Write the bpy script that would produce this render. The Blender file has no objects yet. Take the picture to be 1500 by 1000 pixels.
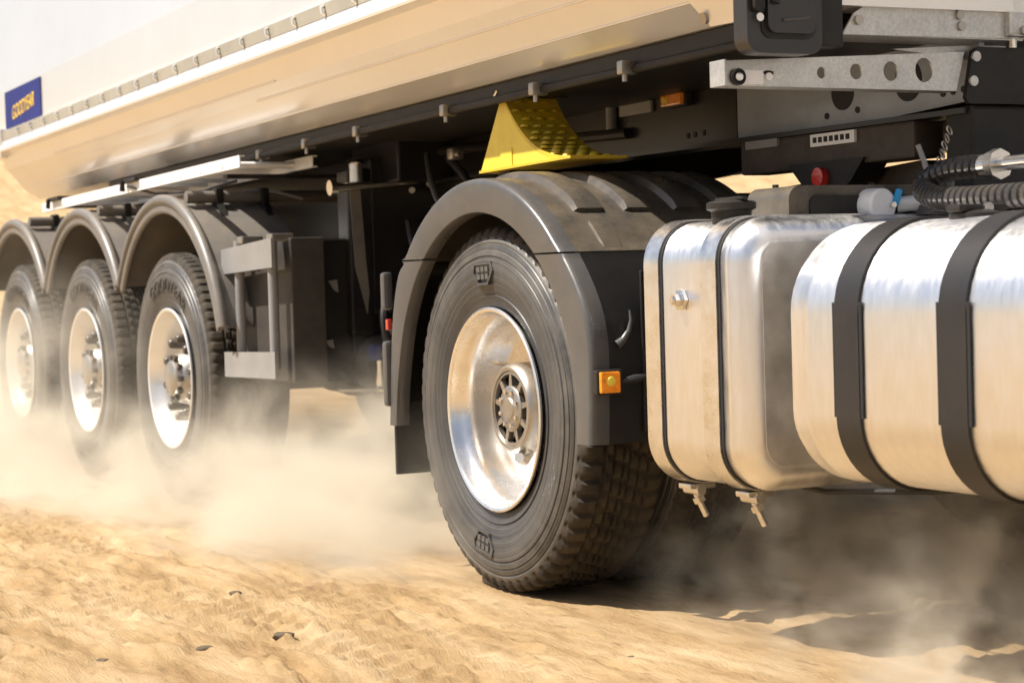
import bpy, bmesh, math, random
import numpy as np
from mathutils import Vector, Matrix
random.seed(7); rng = np.random.default_rng(7)
sc = bpy.context.scene
col = sc.collection
PI = math.pi
rad = math.radians

# ------------------------------------------------------------------ camera
CAM = (5.2623, -2.6489, 0.918)
th = rad(27.4); pitch = math.atan(92 / 2950.0); roll = math.atan(0.03)
F0 = Vector((-math.cos(th), math.sin(th), 0)); R0 = Vector((math.sin(th), math.cos(th), 0)); U0 = Vector((0, 0, 1))
FW = F0 * math.cos(pitch) - U0 * math.sin(pitch); U1 = U0 * math.cos(pitch) + F0 * math.sin(pitch)
RT = R0 * math.cos(roll) - U1 * math.sin(roll); UP = U1 * math.cos(roll) + R0 * math.sin(roll)
cam = bpy.data.cameras.new('camera'); camo = bpy.data.objects.new('camera', cam); col.objects.link(camo)
m = Matrix((RT, UP, -FW)).transposed().to_4x4(); m.translation = CAM; camo.matrix_world = m
cam.sensor_fit = 'HORIZONTAL'; cam.sensor_width = 36; cam.lens = 70.8
cam.clip_start = 0.05; cam.clip_end = 3000
cam.dof.use_dof = True; cam.dof.focus_distance = 5.4; cam.dof.aperture_fstop = 5.0
sc.camera = camo

# ------------------------------------------------------------------ world, sun, exposure
SUN = Vector((-0.24, -0.58, 1.0)).normalized()
w = bpy.data.worlds.new('World'); sc.world = w; w.use_nodes = True
nt = w.node_tree
bg = nt.nodes['Background']; sky = nt.nodes.new('ShaderNodeTexSky')
sky.sky_type = 'NISHITA'; sky.sun_disc = False
sky.sun_elevation = math.asin(SUN.z); sky.sun_rotation = math.atan2(SUN.x, SUN.y)
sky.dust_density = 2.5; sky.air_density = 1.0; sky.ozone_density = 1.0
nt.links.new(sky.outputs[0], bg.inputs[0]); bg.inputs[1].default_value = 0.062
sl = bpy.data.lights.new('sun', 'SUN'); sl.energy = 5.0; sl.angle = rad(0.53); sl.color = (1.0, 0.94, 0.85)
so = bpy.data.objects.new('sun', sl); col.objects.link(so); so.rotation_euler = SUN.to_track_quat('Z', 'Y').to_euler(); so.location = (0, 0, 30)
vs = sc.view_settings
vs.view_transform = 'Standard'; vs.look = 'None'; vs.exposure = 0.88; vs.gamma = 1.0; vs.use_curve_mapping = False
sc.cycles.use_denoising = True
sc.cycles.max_bounces = 8; sc.cycles.diffuse_bounces = 2; sc.cycles.glossy_bounces = 4
sc.cycles.volume_bounces = 2; sc.cycles.transparent_max_bounces = 8
sc.cycles.volume_step_rate = 1.0; sc.cycles.volume_max_steps = 128
sc.cycles.sample_clamp_indirect = 8.0

# ------------------------------------------------------------------ materials
MATS = {}
def mat(name, base, rough=0.5, metal=0.0, dust=0.0, dustcol=(0.42, 0.31, 0.18), coat=0.0, spec=0.5, nscale=6.0, var=0.12,
        bump=0.0, bscale=60.0, up=0.0, aniso=0.0, stretch=None, rvar=0.0, spangle=0.0):
    """Principled material: base colour with soft noise variation, a layer of sand dust (patchy, more on faces that look up), fine relief."""
    if name in MATS: return MATS[name]
    M = bpy.data.materials.new(name); M.use_nodes = True; MATS[name] = M
    t = M.node_tree; N = t.nodes; L = t.links
    p = N['Principled BSDF']
    tc = N.new('ShaderNodeTexCoord'); co = tc.outputs['Object']
    if stretch:
        mp = N.new('ShaderNodeMapping'); mp.inputs['Scale'].default_value = stretch; L.new(co, mp.inputs[0]); cs = mp.outputs[0]
    else: cs = co
    n1 = N.new('ShaderNodeTexNoise'); n1.inputs['Scale'].default_value = nscale; n1.inputs['Detail'].default_value = 6; n1.inputs['Roughness'].default_value = 0.65
    L.new(cs, n1.inputs['Vector'])
    mr = N.new('ShaderNodeMapRange'); mr.inputs[1].default_value = 0.3; mr.inputs[2].default_value = 0.7
    mr.inputs[3].default_value = 1 - var; mr.inputs[4].default_value = 1 + var; L.new(n1.outputs[0], mr.inputs[0])
    mx = N.new('ShaderNodeMix'); mx.data_type = 'RGBA'; mx.blend_type = 'MULTIPLY'; mx.inputs[0].default_value = 1
    mx.inputs[6].default_value = (*base, 1); L.new(mr.outputs[0], mx.inputs[7])
    c = mx.outputs[2]
    if spangle:
        v = N.new('ShaderNodeTexVoronoi'); v.inputs['Scale'].default_value = 150; L.new(co, v.inputs['Vector'])
        mq = N.new('ShaderNodeMapRange'); mq.inputs[3].default_value = 1 - spangle; mq.inputs[4].default_value = 1 + spangle * 0.5
        sx = N.new('ShaderNodeSeparateColor'); L.new(v.outputs['Color'], sx.inputs[0]); L.new(sx.outputs[0], mq.inputs[0])
        m3 = N.new('ShaderNodeMix'); m3.data_type = 'RGBA'; m3.blend_type = 'MULTIPLY'; m3.inputs[0].default_value = 1
        L.new(c, m3.inputs[6]); L.new(mq.outputs[0], m3.inputs[7]); c = m3.outputs[2]
    p.inputs['Roughness'].default_value = rough; p.inputs['Metallic'].default_value = metal
    p.inputs['Specular IOR Level'].default_value = spec
    if coat: p.inputs['Coat Weight'].default_value = coat; p.inputs['Coat Roughness'].default_value = 0.06
    if aniso: p.inputs['Anisotropic'].default_value = aniso
    if rvar:
        m4 = N.new('ShaderNodeMapRange'); m4.inputs[1].default_value = 0.3; m4.inputs[2].default_value = 0.7
        m4.inputs[3].default_value = max(0.02, rough - rvar); m4.inputs[4].default_value = rough + rvar
        L.new(n1.outputs[0], m4.inputs[0]); L.new(m4.outputs[0], p.inputs['Roughness'])
    if dust:
        n2 = N.new('ShaderNodeTexNoise'); n2.inputs['Scale'].default_value = 9; n2.inputs['Detail'].default_value = 9; n2.inputs['Roughness'].default_value = 0.7
        L.new(co, n2.inputs['Vector'])
        d = N.new('ShaderNodeMapRange'); d.inputs[1].default_value = 0.35; d.inputs[2].default_value = 0.75; d.inputs[3].default_value = dust * 0.12; d.inputs[4].default_value = dust
        L.new(n2.outputs[0], d.inputs[0]); fac = d.outputs[0]
        if up:
            g = N.new('ShaderNodeNewGeometry'); sp = N.new('ShaderNodeSeparateXYZ'); L.new(g.outputs['Normal'], sp.inputs[0])
            u = N.new('ShaderNodeMapRange'); u.inputs[1].default_value = 0.2; u.inputs[2].default_value = 1.0; u.inputs[3].default_value = 1; u.inputs[4].default_value = 1 + up
            L.new(sp.outputs[2], u.inputs[0])
            mm = N.new('ShaderNodeMath'); mm.operation = 'MULTIPLY'; mm.use_clamp = True; L.new(fac, mm.inputs[0]); L.new(u.outputs[0], mm.inputs[1]); fac = mm.outputs[0]
        md = N.new('ShaderNodeMix'); md.data_type = 'RGBA'; L.new(fac, md.inputs[0]); L.new(c, md.inputs[6]); md.inputs[7].default_value = (*dustcol, 1); c = md.outputs[2]
    L.new(c, p.inputs['Base Color'])
    if bump:
        n3 = N.new('ShaderNodeTexNoise'); n3.inputs['Scale'].default_value = bscale; n3.inputs['Detail'].default_value = 4; L.new(cs if stretch else co, n3.inputs['Vector'])
        b = N.new('ShaderNodeBump'); b.inputs['Strength'].default_value = bump; b.inputs['Distance'].default_value = 0.004
        L.new(n3.outputs[0], b.inputs['Height']); L.new(b.outputs[0], p.inputs['Normal'])
    return M

def rubber_material():
    """sidewall rubber: fine concentric ribs by radius from the hub, matt dust film in uneven rings, scuffs"""
    M = bpy.data.materials.new('tyre_rubber'); M.use_nodes = True; t = M.node_tree; N = t.nodes; L = t.links; p = N['Principled BSDF']
    tc = N.new('ShaderNodeTexCoord'); sp = N.new('ShaderNodeSeparateXYZ'); L.new(tc.outputs['Object'], sp.inputs[0])
    cb = N.new('ShaderNodeCombineXYZ'); L.new(sp.outputs[0], cb.inputs[0]); L.new(sp.outputs[2], cb.inputs[1])
    ln = N.new('ShaderNodeVectorMath'); ln.operation = 'LENGTH'; L.new(cb.outputs[0], ln.inputs[0]); r = ln.outputs['Value']
    n1 = N.new('ShaderNodeTexNoise'); n1.noise_dimensions = '1D'; n1.inputs['Scale'].default_value = 70; n1.inputs['Detail'].default_value = 5; n1.inputs['Roughness'].default_value = 0.7; L.new(r, n1.inputs['W'])
    n2 = N.new('ShaderNodeTexNoise'); n2.inputs['Scale'].default_value = 7; n2.inputs['Detail'].default_value = 8; n2.inputs['Roughness'].default_value = 0.7; L.new(tc.outputs['Object'], n2.inputs['Vector'])
    ad = N.new('ShaderNodeMath'); ad.operation = 'ADD'; L.new(n1.outputs[0], ad.inputs[0]); L.new(n2.outputs[0], ad.inputs[1])
    mr = N.new('ShaderNodeMapRange'); mr.inputs[1].default_value = 0.75; mr.inputs[2].default_value = 1.3; mr.inputs[3].default_value = 0.0; mr.inputs[4].default_value = 0.55; L.new(ad.outputs[0], mr.inputs[0])
    rz = N.new('ShaderNodeMapRange'); rz.inputs[1].default_value = 0.36; rz.inputs[2].default_value = 0.47; rz.inputs[3].default_value = 0.35; rz.inputs[4].default_value = 1.0; L.new(r, rz.inputs[0])
    mu = N.new('ShaderNodeMath'); mu.operation = 'MULTIPLY'; L.new(mr.outputs[0], mu.inputs[0]); L.new(rz.outputs[0], mu.inputs[1])
    mx = N.new('ShaderNodeMix'); mx.data_type = 'RGBA'; L.new(mu.outputs[0], mx.inputs[0]); mx.inputs[6].default_value = (0.032, 0.032, 0.034, 1); mx.inputs[7].default_value = (0.25, 0.225, 0.19, 1)
    L.new(mx.outputs[2], p.inputs['Base Color'])
    ro = N.new('ShaderNodeMapRange'); ro.inputs[1].default_value = 0.3; ro.inputs[2].default_value = 0.7; ro.inputs[3].default_value = 0.30; ro.inputs[4].default_value = 0.55; L.new(n1.outputs[0], ro.inputs[0]); L.new(ro.outputs[0], p.inputs['Roughness'])
    b = N.new('ShaderNodeBump'); b.inputs['Strength'].default_value = 0.5; b.inputs['Distance'].default_value = 0.006; L.new(n1.outputs[0], b.inputs['Height']); L.new(b.outputs[0], p.inputs['Normal'])
    return M
RUBBER = rubber_material()
TREAD = mat('dusty_tread_rubber', (0.022, 0.021, 0.020), 0.85, dust=0.16, spec=0.25, bump=0.3, bscale=120)
LETTER = mat('raised_rubber', (0.020, 0.018, 0.016), 0.6, dust=0.10)
TRIM = mat('bright_aluminium', (0.93, 0.91, 0.88), 0.36, 0.75, dust=0.04, nscale=14, var=0.04)
RIM = mat('polished_aluminium', (0.90, 0.88, 0.85), 0.25, 0.9, dust=0.10, rvar=0.06, nscale=14, var=0.05)
HUB = mat('hub_metal', (0.42, 0.40, 0.37), 0.38, 0.9, dust=0.28, nscale=30)
NUT = mat('dark_nut', (0.035, 0.032, 0.03), 0.4, 0.3, dust=0.15)
TANK = mat('brushed_aluminium', (0.90, 0.89, 0.885), 0.38, 1.0, dust=0.0, aniso=0.5, bump=0.012, bscale=7, stretch=(6, 6, 1.2), rvar=0.07, nscale=9, var=0.05)
TANKEND = mat('dull_aluminium', (0.80, 0.77, 0.73), 0.42, 1.0, dust=0.22, rvar=0.08, nscale=12, var=0.12, bump=0.05, bscale=40)
STRAPM = mat('bare_steel_strap', (0.80, 0.78, 0.75), 0.30, 1.0, dust=0.0, nscale=20, rvar=0.08)
BLACKSTRAP = mat('black_strap_paint', (0.010, 0.010, 0.012), 0.45, dust=0.03, bump=0.08, bscale=150)
RUBSEAL = mat('black_rubber_strip', (0.012, 0.012, 0.013), 0.6)
GUARD = mat('black_guard_plastic', (0.038, 0.038, 0.038), 0.30, dust=0.22, up=0.4, bump=0.12, bscale=180, rvar=0.1)
GUARDSIDE = mat('grey_guard_plastic', (0.062, 0.064, 0.068), 0.33, dust=0.09, bump=0.08, bscale=160, rvar=0.08)
PANEL = mat('black_panel_plastic', (0.009, 0.009, 0.01), 0.40, dust=0.02, bump=0.05, bscale=140)
TGUARD = mat('trailer_guard_plastic', (0.12, 0.117, 0.115), 0.42, dust=0.22, up=0.4, bump=0.1, bscale=120)
CHASSIS = mat('chassis_black', (0.010, 0.010, 0.011), 0.5, dust=0.045, spec=0.3, bump=0.05, bscale=70)
FRAME = mat('frame_gloss_black', (0.010, 0.010, 0.012), 0.30, dust=0.03, spec=0.4)
NECK = mat('frame_blue_grey_lit', (0.27, 0.30, 0.36), 0.3, dust=0.08, coat=0.3, var=0.2)  # frame paint lightened: light falling on the neck is put into the colour
GALV = mat('galvanised_steel', (0.58, 0.58, 0.57), 0.42, 0.75, dust=0.14, spangle=0.12, nscale=18)
BOXBLACK = mat('toolbox_black', (0.011, 0.012, 0.016), 0.30, dust=0.04, coat=0.15)
TUB = mat('tub_skin', (0.86, 0.83, 0.79), 0.27, 0.55, dust=0.06, coat=0.3, spec=0.6, nscale=2.0, var=0.03, dustcol=(0.6, 0.47, 0.3))
STRIPM = mat('olive_strip', (0.30, 0.28, 0.23), 0.5, dust=0.2)
HOOK = mat('hook_zinc', (0.7, 0.68, 0.63), 0.35, 0.8)
ALU = mat('ladder_aluminium', (0.86, 0.86, 0.85), 0.42, 0.15, dust=0.05)
YEL = mat('yellow_plastic', (0.84, 0.62, 0.05), 0.4, dust=0.12, bump=0.04, dustcol=(0.5, 0.37, 0.12))
YELD = mat('dusty_yellow_plastic', (0.70, 0.47, 0.012), 0.5, dust=0.42, dustcol=(0.34, 0.25, 0.10))
ORANGE = mat('amber_lens', (0.95, 0.30, 0.02), 0.12, coat=1.0, var=0.25, nscale=60)
RED = mat('red_lens', (0.55, 0.03, 0.02), 0.2, coat=0.6)
GREYPLATE = mat('grey_bracket_paint', (0.23, 0.228, 0.228), 0.42, dust=0.08)
DARKBOX = mat('dark_brown_box', (0.034, 0.031, 0.031), 0.5, dust=0.10)
CHROME = mat('zinc_bright', (0.75, 0.73, 0.7), 0.24, 1.0, dust=0.12, nscale=40)
WHITE = mat('white_plastic', (0.82, 0.82, 0.82), 0.4)
BLUE = mat('blue_plastic', (0.01, 0.30, 0.62), 0.35)
CLEARHOSE = mat('grey_hose', (0.50, 0.52, 0.53), 0.25, coat=0.4)
HOSEM = mat('corrugated_black', (0.02, 0.02, 0.022), 0.3, dust=0.1)
FLAGB = mat('flag_blue', (0.014, 0.022, 0.15), 0.5, spec=0.2)
FLAGY = mat('flag_yellow', (0.85, 0.56, 0.03), 0.4)
RUST = mat('rusty_grease', (0.03, 0.021, 0.016), 0.55, dust=0.12, bump=0.4, bscale=50)
CABM = mat('cab_paint', (0.72, 0.71, 0.69), 0.25, coat=0.8)
GLASS = mat('dark_window', (0.02, 0.025, 0.03), 0.06, coat=1.0)

# ------------------------------------------------------------------ mesh helpers
class MB:
    def __init__(s): s.v = []; s.f = []; s.sm = []
    def add(s, vs, fs, smooth=False):
        o = len(s.v); s.v += [tuple(v) for v in vs]
        for f in fs: s.f.append([i + o for i in f]); s.sm.append(smooth)
        return s
    def box(s, a, b, bev=0.0, rot=None):
        """box from corner a to corner b; bev chamfers every edge"""
        bm = bmesh.new(); bmesh.ops.create_cube(bm, size=1)
        c = [(a[i] + b[i]) / 2 for i in range(3)]; d = [abs(b[i] - a[i]) for i in range(3)]
        for v in bm.verts: v.co = Vector((v.co.x * d[0], v.co.y * d[1], v.co.z * d[2]))
        if bev: bmesh.ops.bevel(bm, geom=bm.edges[:], offset=min(bev, min(d) * 0.45), segments=2, affect='EDGES', profile=0.6)
        if rot is not None:
            for v in bm.verts: v.co = rot @ v.co
        bm.verts.index_update()
        s.add([v.co + Vector(c) for v in bm.verts], [[v.index for v in f.verts] for f in bm.faces]); bm.free(); return s
    def prism(s, pts, ax, a, b, smooth=False, cap=True):
        """closed 2-D outline extruded along axis ax from a to b (outline in the two other axes, in order)"""
        n = len(pts)
        def put(p, t):
            q = list(p); q.insert(ax, t); return tuple(q)
        vs = [put(p, a) for p in pts] + [put(p, b) for p in pts]
        fs = [[i, (i + 1) % n, n + (i + 1) % n, n + i] for i in range(n)]
        s.add(vs, fs, smooth)
        if cap:
            s.add([put(p, a) for p in pts], [list(range(n))]); s.add([put(p, b) for p in pts], [list(range(n))[::-1]])
        return s
    def tube(s, pts, r, n=12, smooth=True, cap=True):
        P = [Vector(p) for p in pts]; rings = []
        rr = r if isinstance(r, (list, tuple)) else [r] * len(P)
        t0 = (P[1] - P[0]).normalized(); up = Vector((0, 0, 1)) if abs(t0.z) < 0.9 else Vector((1, 0, 0))
        a = t0.cross(up).normalized()
        for i, p in enumerate(P):
            t = ((P[min(i + 1, len(P) - 1)] - p).normalized() + (p - P[max(i - 1, 0)]).normalized()).normalized() if 0 < i < len(P) - 1 else (P[1] - P[0] if i == 0 else P[-1] - P[-2]).normalized()
            a = (a - t * a.dot(t)).normalized(); b = t.cross(a)
            rings.append([p + (a * math.cos(2 * PI * k / n) + b * math.sin(2 * PI * k / n)) * rr[i] for k in range(n)])
        vs = [v for g in rings for v in g]
        fs = [[i * n + k, i * n + (k + 1) % n, (i + 1) * n + (k + 1) % n, (i + 1) * n + k] for i in range(len(P) - 1) for k in range(n)]
        s.add(vs, fs, smooth)
        if cap: s.add(rings[0], [list(range(n))[::-1]]); s.add(rings[-1], [list(range(n))])
        return s
    def lathe(s, prof, c, n=96, ax=1, closed=False, smooth=True):
        """prof: (radius, along-axis) pairs; axis ax through c"""
        o = [(0, 2), (1, 2)][0] if ax == 1 else ((1, 2) if ax == 0 else (0, 1))
        vs = []
        for k in range(n):
            A = 2 * PI * k / n
            for r, t in prof:
                q = [0, 0, 0]; q[ax] = c[ax] + t; q[o[0]] = c[o[0]] + r * math.cos(A); q[o[1]] = c[o[1]] + r * math.sin(A); vs.append(q)
        m_ = len(prof); fs = []
        for k in range(n):
            for i in range(m_ if closed else m_ - 1):
                j = (i + 1) % m_; kk = (k + 1) % n
                fs.append([k * m_ + i, k * m_ + j, kk * m_ + j, kk * m_ + i])
        return s.add(vs, fs, smooth)
    def build(s, name, M, parent=None, fix=True, xf=None):
        me = bpy.data.meshes.new(name)
        base = wloc(parent) if parent else Vector((0, 0, 0))
        vs = [Vector(v) for v in s.v]
        if xf: vs = [xf(v) for v in vs]
        me.from_pydata([v - base for v in vs], [], s.f); me.update()
        me.polygons.foreach_set('use_smooth', s.sm)
        if fix:
            bm = bmesh.new(); bm.from_mesh(me); bmesh.ops.remove_doubles(bm, verts=bm.verts, dist=1e-5)
            bmesh.ops.recalc_face_normals(bm, faces=bm.faces); bm.to_mesh(me); bm.free()
        if any(s.sm):
            me.set_sharp_from_angle(angle=rad(38))
        me.materials.append(M)
        o = bpy.data.objects.new(name, me); col.objects.link(o)
        if parent: o.parent = parent
        return o
def wloc(o):
    v = Vector((0, 0, 0))
    while o is not None: v += o.location; o = o.parent
    return v
def empty(name, loc, parent=None):
    o = bpy.data.objects.new(name, None); col.objects.link(o); o.empty_display_size = 0.1
    if parent: o.parent = parent; o.location = Vector(loc) - wloc(parent)
    else: o.location = loc
    return o
def tag(o, label, cat, group=None):
    o['label'] = label; o['category'] = cat
    if group: o['group'] = group
    return o
def copy_tree(o, parent, off):
    c = o.copy(); col.objects.link(c); c.parent = parent; c.location = o.location + Vector(off)
    for ch in list(o.children): copy_tree(ch, c, (0, 0, 0))
    return c
def arc(c, r, a0, a1, n):
    return [(c[0] + r * math.cos(rad(a0 + (a1 - a0) * i / n)), c[1] + r * math.sin(rad(a0 + (a1 - a0) * i / n))) for i in range(n + 1)]
def rrect(y0, y1, z0, z1, r, n=8):
    r = r if isinstance(r, (tuple, list)) else (r, r, r, r)   # corners: (y0,z0) (y1,z0) (y1,z1) (y0,z1)
    p = arc((y0 + r[0], z0 + r[0]), r[0], 180, 270, n) + arc((y1 - r[1], z0 + r[1]), r[1], 270, 360, n)
    return p + arc((y1 - r[2], z1 - r[2]), r[2], 0, 90, n) + arc((y0 + r[3], z1 - r[3]), r[3], 90, 180, n)
def bolt(mb, c, r, h, d=(0, -1, 0), n=6):
    c = Vector(c); d = Vector(d).normalized()
    mb.tube([c, c + d * h], r, n, smooth=False); return mb
def text_mesh(txt, size, shear=0.0, spacing=1.0, extrude=0.002):
    cu = bpy.data.curves.new('lettering', 'FONT'); cu.body = txt; cu.size = size; cu.shear = shear; cu.space_character = spacing
    cu.align_x = 'CENTER'; cu.extrude = extrude; cu.resolution_u = 3
    ob = bpy.data.objects.new('lettering', cu); col.objects.link(ob)
    bpy.context.view_layer.update()
    me = bpy.data.meshes.new_from_object(ob.evaluated_get(bpy.context.evaluated_depsgraph_get()))
    vs = [v.co.copy() for v in me.vertices]; fs = [list(p.vertices) for p in me.polygons]
    bpy.data.objects.remove(ob); bpy.data.curves.remove(cu); bpy.data.meshes.remove(me)
    return vs, fs

# ------------------------------------------------------------------ value noise for the terrain
def vnoise(x, y, seed):
    xi = np.floor(x).astype(np.int64); yi = np.floor(y).astype(np.int64); fx = x - xi; fy = y - yi
    fx = fx * fx * (3 - 2 * fx); fy = fy * fy * (3 - 2 * fy)
    def h(a, b):
        k = (a * 374761393 + b * 668265263 + seed * 974711) & 0xFFFFFFFF
        k = ((k ^ (k >> 13)) * 1274126177) & 0xFFFFFFFF
        return ((k ^ (k >> 16)) & 0xFFFF) / 65535.0
    return (h(xi, yi) * (1 - fx) + h(xi + 1, yi) * fx) * (1 - fy) + (h(xi, yi + 1) * (1 - fx) + h(xi + 1, yi + 1) * fx) * fy
def fbm(x, y, seed, o=4):
    s = 0; a = 1; t = 0
    for i in range(o): s = s + a * vnoise(x * 2 ** i, y * 2 ** i, seed + i); t += a; a *= 0.5
    return s / t
def sstep(a, b, x):
    t = np.clip((x - a) / (b - a), 0, 1); return t * t * (3 - 2 * t)
def ground_height(X, Y):
    r = np.hypot(X, Y)
    d = X * F0.x + Y * F0.y                                  # behind the lorry, as the camera looks
    h = 7.5 * sstep(18, 75, d) * (0.8 + 0.5 * fbm(X / 18, Y / 18, 3))
    h = h + 9 * sstep(260, 520, r) * fbm(X / 90, Y / 90, 9)
    near = 1 - sstep(14, 40, r)
    # loose sand: lumps drawn out along the driving direction, plus pressed tread prints and clods
    clear = sstep(0.03, 0.30, np.abs(Y + 0.02 - 0.0)) * 0 + 1
    wheel = 1 - np.exp(-((Y - 0.16) / 0.30) ** 2) * 0.75     # flattened under the wheels
    big = (fbm(X / 1.5, Y / 0.30, 21) - 0.5) * 0.022
    mid = (fbm(X / 0.34, Y / 0.060, 31, 4) - 0.5) * 0.030
    sml = (fbm(X / 0.09, Y / 0.030, 41, 3) - 0.5) * 0.016
    track = np.exp(-((Y + 0.75) / 0.45) ** 2)                # an old wheel track beside the lorry
    ph = X / 0.115 + np.abs(((Y + 0.62) / 0.16) % 2 - 1) * 0.9 + 0.5 * fbm(X / 0.5, Y / 0.5, 55, 2)
    prints = track * (sstep(0.25, 0.45, np.abs((ph % 1) - 0.5)) * 0.016 - 0.02) * sstep(0.35, 0.6, fbm(X / 1.1, Y / 0.6, 61, 2))
    cl = fbm(X / 0.16, Y / 0.06, 71, 2)
    clods = sstep(0.68, 0.82, cl) * 0.016
    pits = -sstep(0.73, 0.84, fbm(X / 0.30, Y / 0.09, 81, 2)) * 0.040
    edge = 0.012 * np.exp(-((Y + 0.18 + 0.04 * np.sin(X * 2.3)) / 0.07) ** 2)
    return h + near * ((big + mid + sml + clods + pits) * wheel + prints + edge * fbm(X / 0.2, Y / 0.2, 91, 2)) - 0.004

def axis(lo, hi, step, far, grow=1.16):
    c = list(np.arange(lo, hi + 1e-6, step)); s = step; v = c[-1]
    while v < far: s *= grow; v += s; c.append(v)
    s = step; v = c[0]
    while v > -far: s *= grow; v -= s; c.insert(0, v)
    return np.array(c)
gx = axis(-9.0, 3.2, 0.016, 1500); gy = axis(-2.0, 1.3, 0.012, 1500)
GX, GY = np.meshgrid(gx, gy); GZ = ground_height(GX, GY)
nx, ny = len(gx), len(gy)
me = bpy.data.meshes.new('ground')
me.vertices.add(nx * ny); me.vertices.foreach_set('co', np.stack([GX, GY, GZ], -1).astype(np.float32).ravel())
I = (np.arange(ny - 1)[:, None] * nx + np.arange(nx - 1)[None, :]).ravel()
quad = np.stack([I, I + 1, I + nx + 1, I + nx], -1).astype(np.int32)
me.loops.add(quad.size); me.loops.foreach_set('vertex_index', quad.ravel())
me.polygons.add(len(quad)); me.polygons.foreach_set('loop_start', np.arange(0, quad.size, 4, dtype=np.int32)); me.polygons.foreach_set('loop_total', np.full(len(quad), 4, np.int32))
me.polygons.foreach_set('use_smooth', np.ones(len(quad), bool)); me.update(); me.validate()
ground = bpy.data.objects.new('ground', me); col.objects.link(ground); ground['kind'] = 'structure'
def sand_material():
    M = bpy.data.materials.new('sand'); M.use_nodes = True; t = M.node_tree; N = t.nodes; L = t.links; p = N['Principled BSDF']
    tc = N.new('ShaderNodeTexCoord'); mp = N.new('ShaderNodeMapping'); mp.inputs['Scale'].default_value = (0.55, 2.6, 1); L.new(tc.outputs['Object'], mp.inputs[0])
    n1 = N.new('ShaderNodeTexNoise'); n1.inputs['Scale'].default_value = 2.2; n1.inputs['Detail'].default_value = 10; n1.inputs['Roughness'].default_value = 0.7; L.new(mp.outputs[0], n1.inputs['Vector'])
    cr = N.new('ShaderNodeValToRGB'); e = cr.color_ramp.elements
    e[0].position = 0.30; e[0].color = (0.24, 0.14, 0.058, 1); e[1].position = 0.68; e[1].color = (0.57, 0.42, 0.25, 1)
    x = cr.color_ramp.elements.new(0.48); x.color = (0.43, 0.29, 0.145, 1)
    L.new(n1.outputs[0], cr.inputs[0])
    # scattered dark organic specks and gravel
    n2 = N.new('ShaderNodeTexNoise'); n2.inputs['Scale'].default_value = 11; n2.inputs['Detail'].default_value = 8; n2.inputs['Roughness'].default_value = 0.68; L.new(mp.outputs[0], n2.inputs['Vector'])
    r2 = N.new('ShaderNodeMapRange'); r2.inputs[1].default_value = 0.56; r2.inputs[2].default_value = 0.74; r2.inputs[3].default_value = 0; r2.inputs[4].default_value = 0.75; L.new(n2.outputs[0], r2.inputs[0])
    mx = N.new('ShaderNodeMix'); mx.data_type = 'RGBA'; L.new(r2.outputs[0], mx.inputs[0]); L.new(cr.outputs[0], mx.inputs[6]); mx.inputs[7].default_value = (0.14, 0.085, 0.04, 1)
    # far country is scrubby and darker
    ln = N.new('ShaderNodeVectorMath'); ln.operation = 'LENGTH'; L.new(tc.outputs['Object'], ln.inputs[0])
    r3 = N.new('ShaderNodeMapRange'); r3.inputs[1].default_value = 150; r3.inputs[2].default_value = 330; r3.inputs[3].default_value = 0; r3.inputs[4].default_value = 0.85; L.new(ln.outputs['Value'], r3.inputs[0])
    m2 = N.new('ShaderNodeMix'); m2.data_type = 'RGBA'; L.new(r3.outputs[0], m2.inputs[0]); L.new(mx.outputs[2], m2.inputs[6]); m2.inputs[7].default_value = (0.15, 0.125, 0.10, 1)
    L.new(m2.outputs[2], p.inputs['Base Color']); p.inputs['Roughness'].default_value = 0.9; p.inputs['Specular IOR Level'].default_value = 0.2
    n3 = N.new('ShaderNodeTexNoise'); n3.inputs['Scale'].default_value = 55; n3.inputs['Detail'].default_value = 8; n3.inputs['Roughness'].default_value = 0.75; L.new(mp.outputs[0], n3.inputs['Vector'])
    b = N.new('ShaderNodeBump'); b.inputs['Strength'].default_value = 0.8; b.inputs['Distance'].default_value = 0.018; L.new(n3.outputs[0], b.inputs['Height'])
    n4 = N.new('ShaderNodeTexNoise'); n4.inputs['Scale'].default_value = 170; n4.inputs['Detail'].default_value = 4; L.new(tc.outputs['Object'], n4.inputs['Vector'])
    b2 = N.new('ShaderNodeBump'); b2.inputs['Strength'].default_value = 0.28; b2.inputs['Distance'].default_value = 0.005; L.new(n4.outputs[0], b2.inputs['Height']); L.new(b.outputs[0], b2.inputs['Normal']); L.new(b2.outputs[0], p.inputs['Normal'])
    return M
SAND = sand_material(); me.materials.append(SAND)

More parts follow.
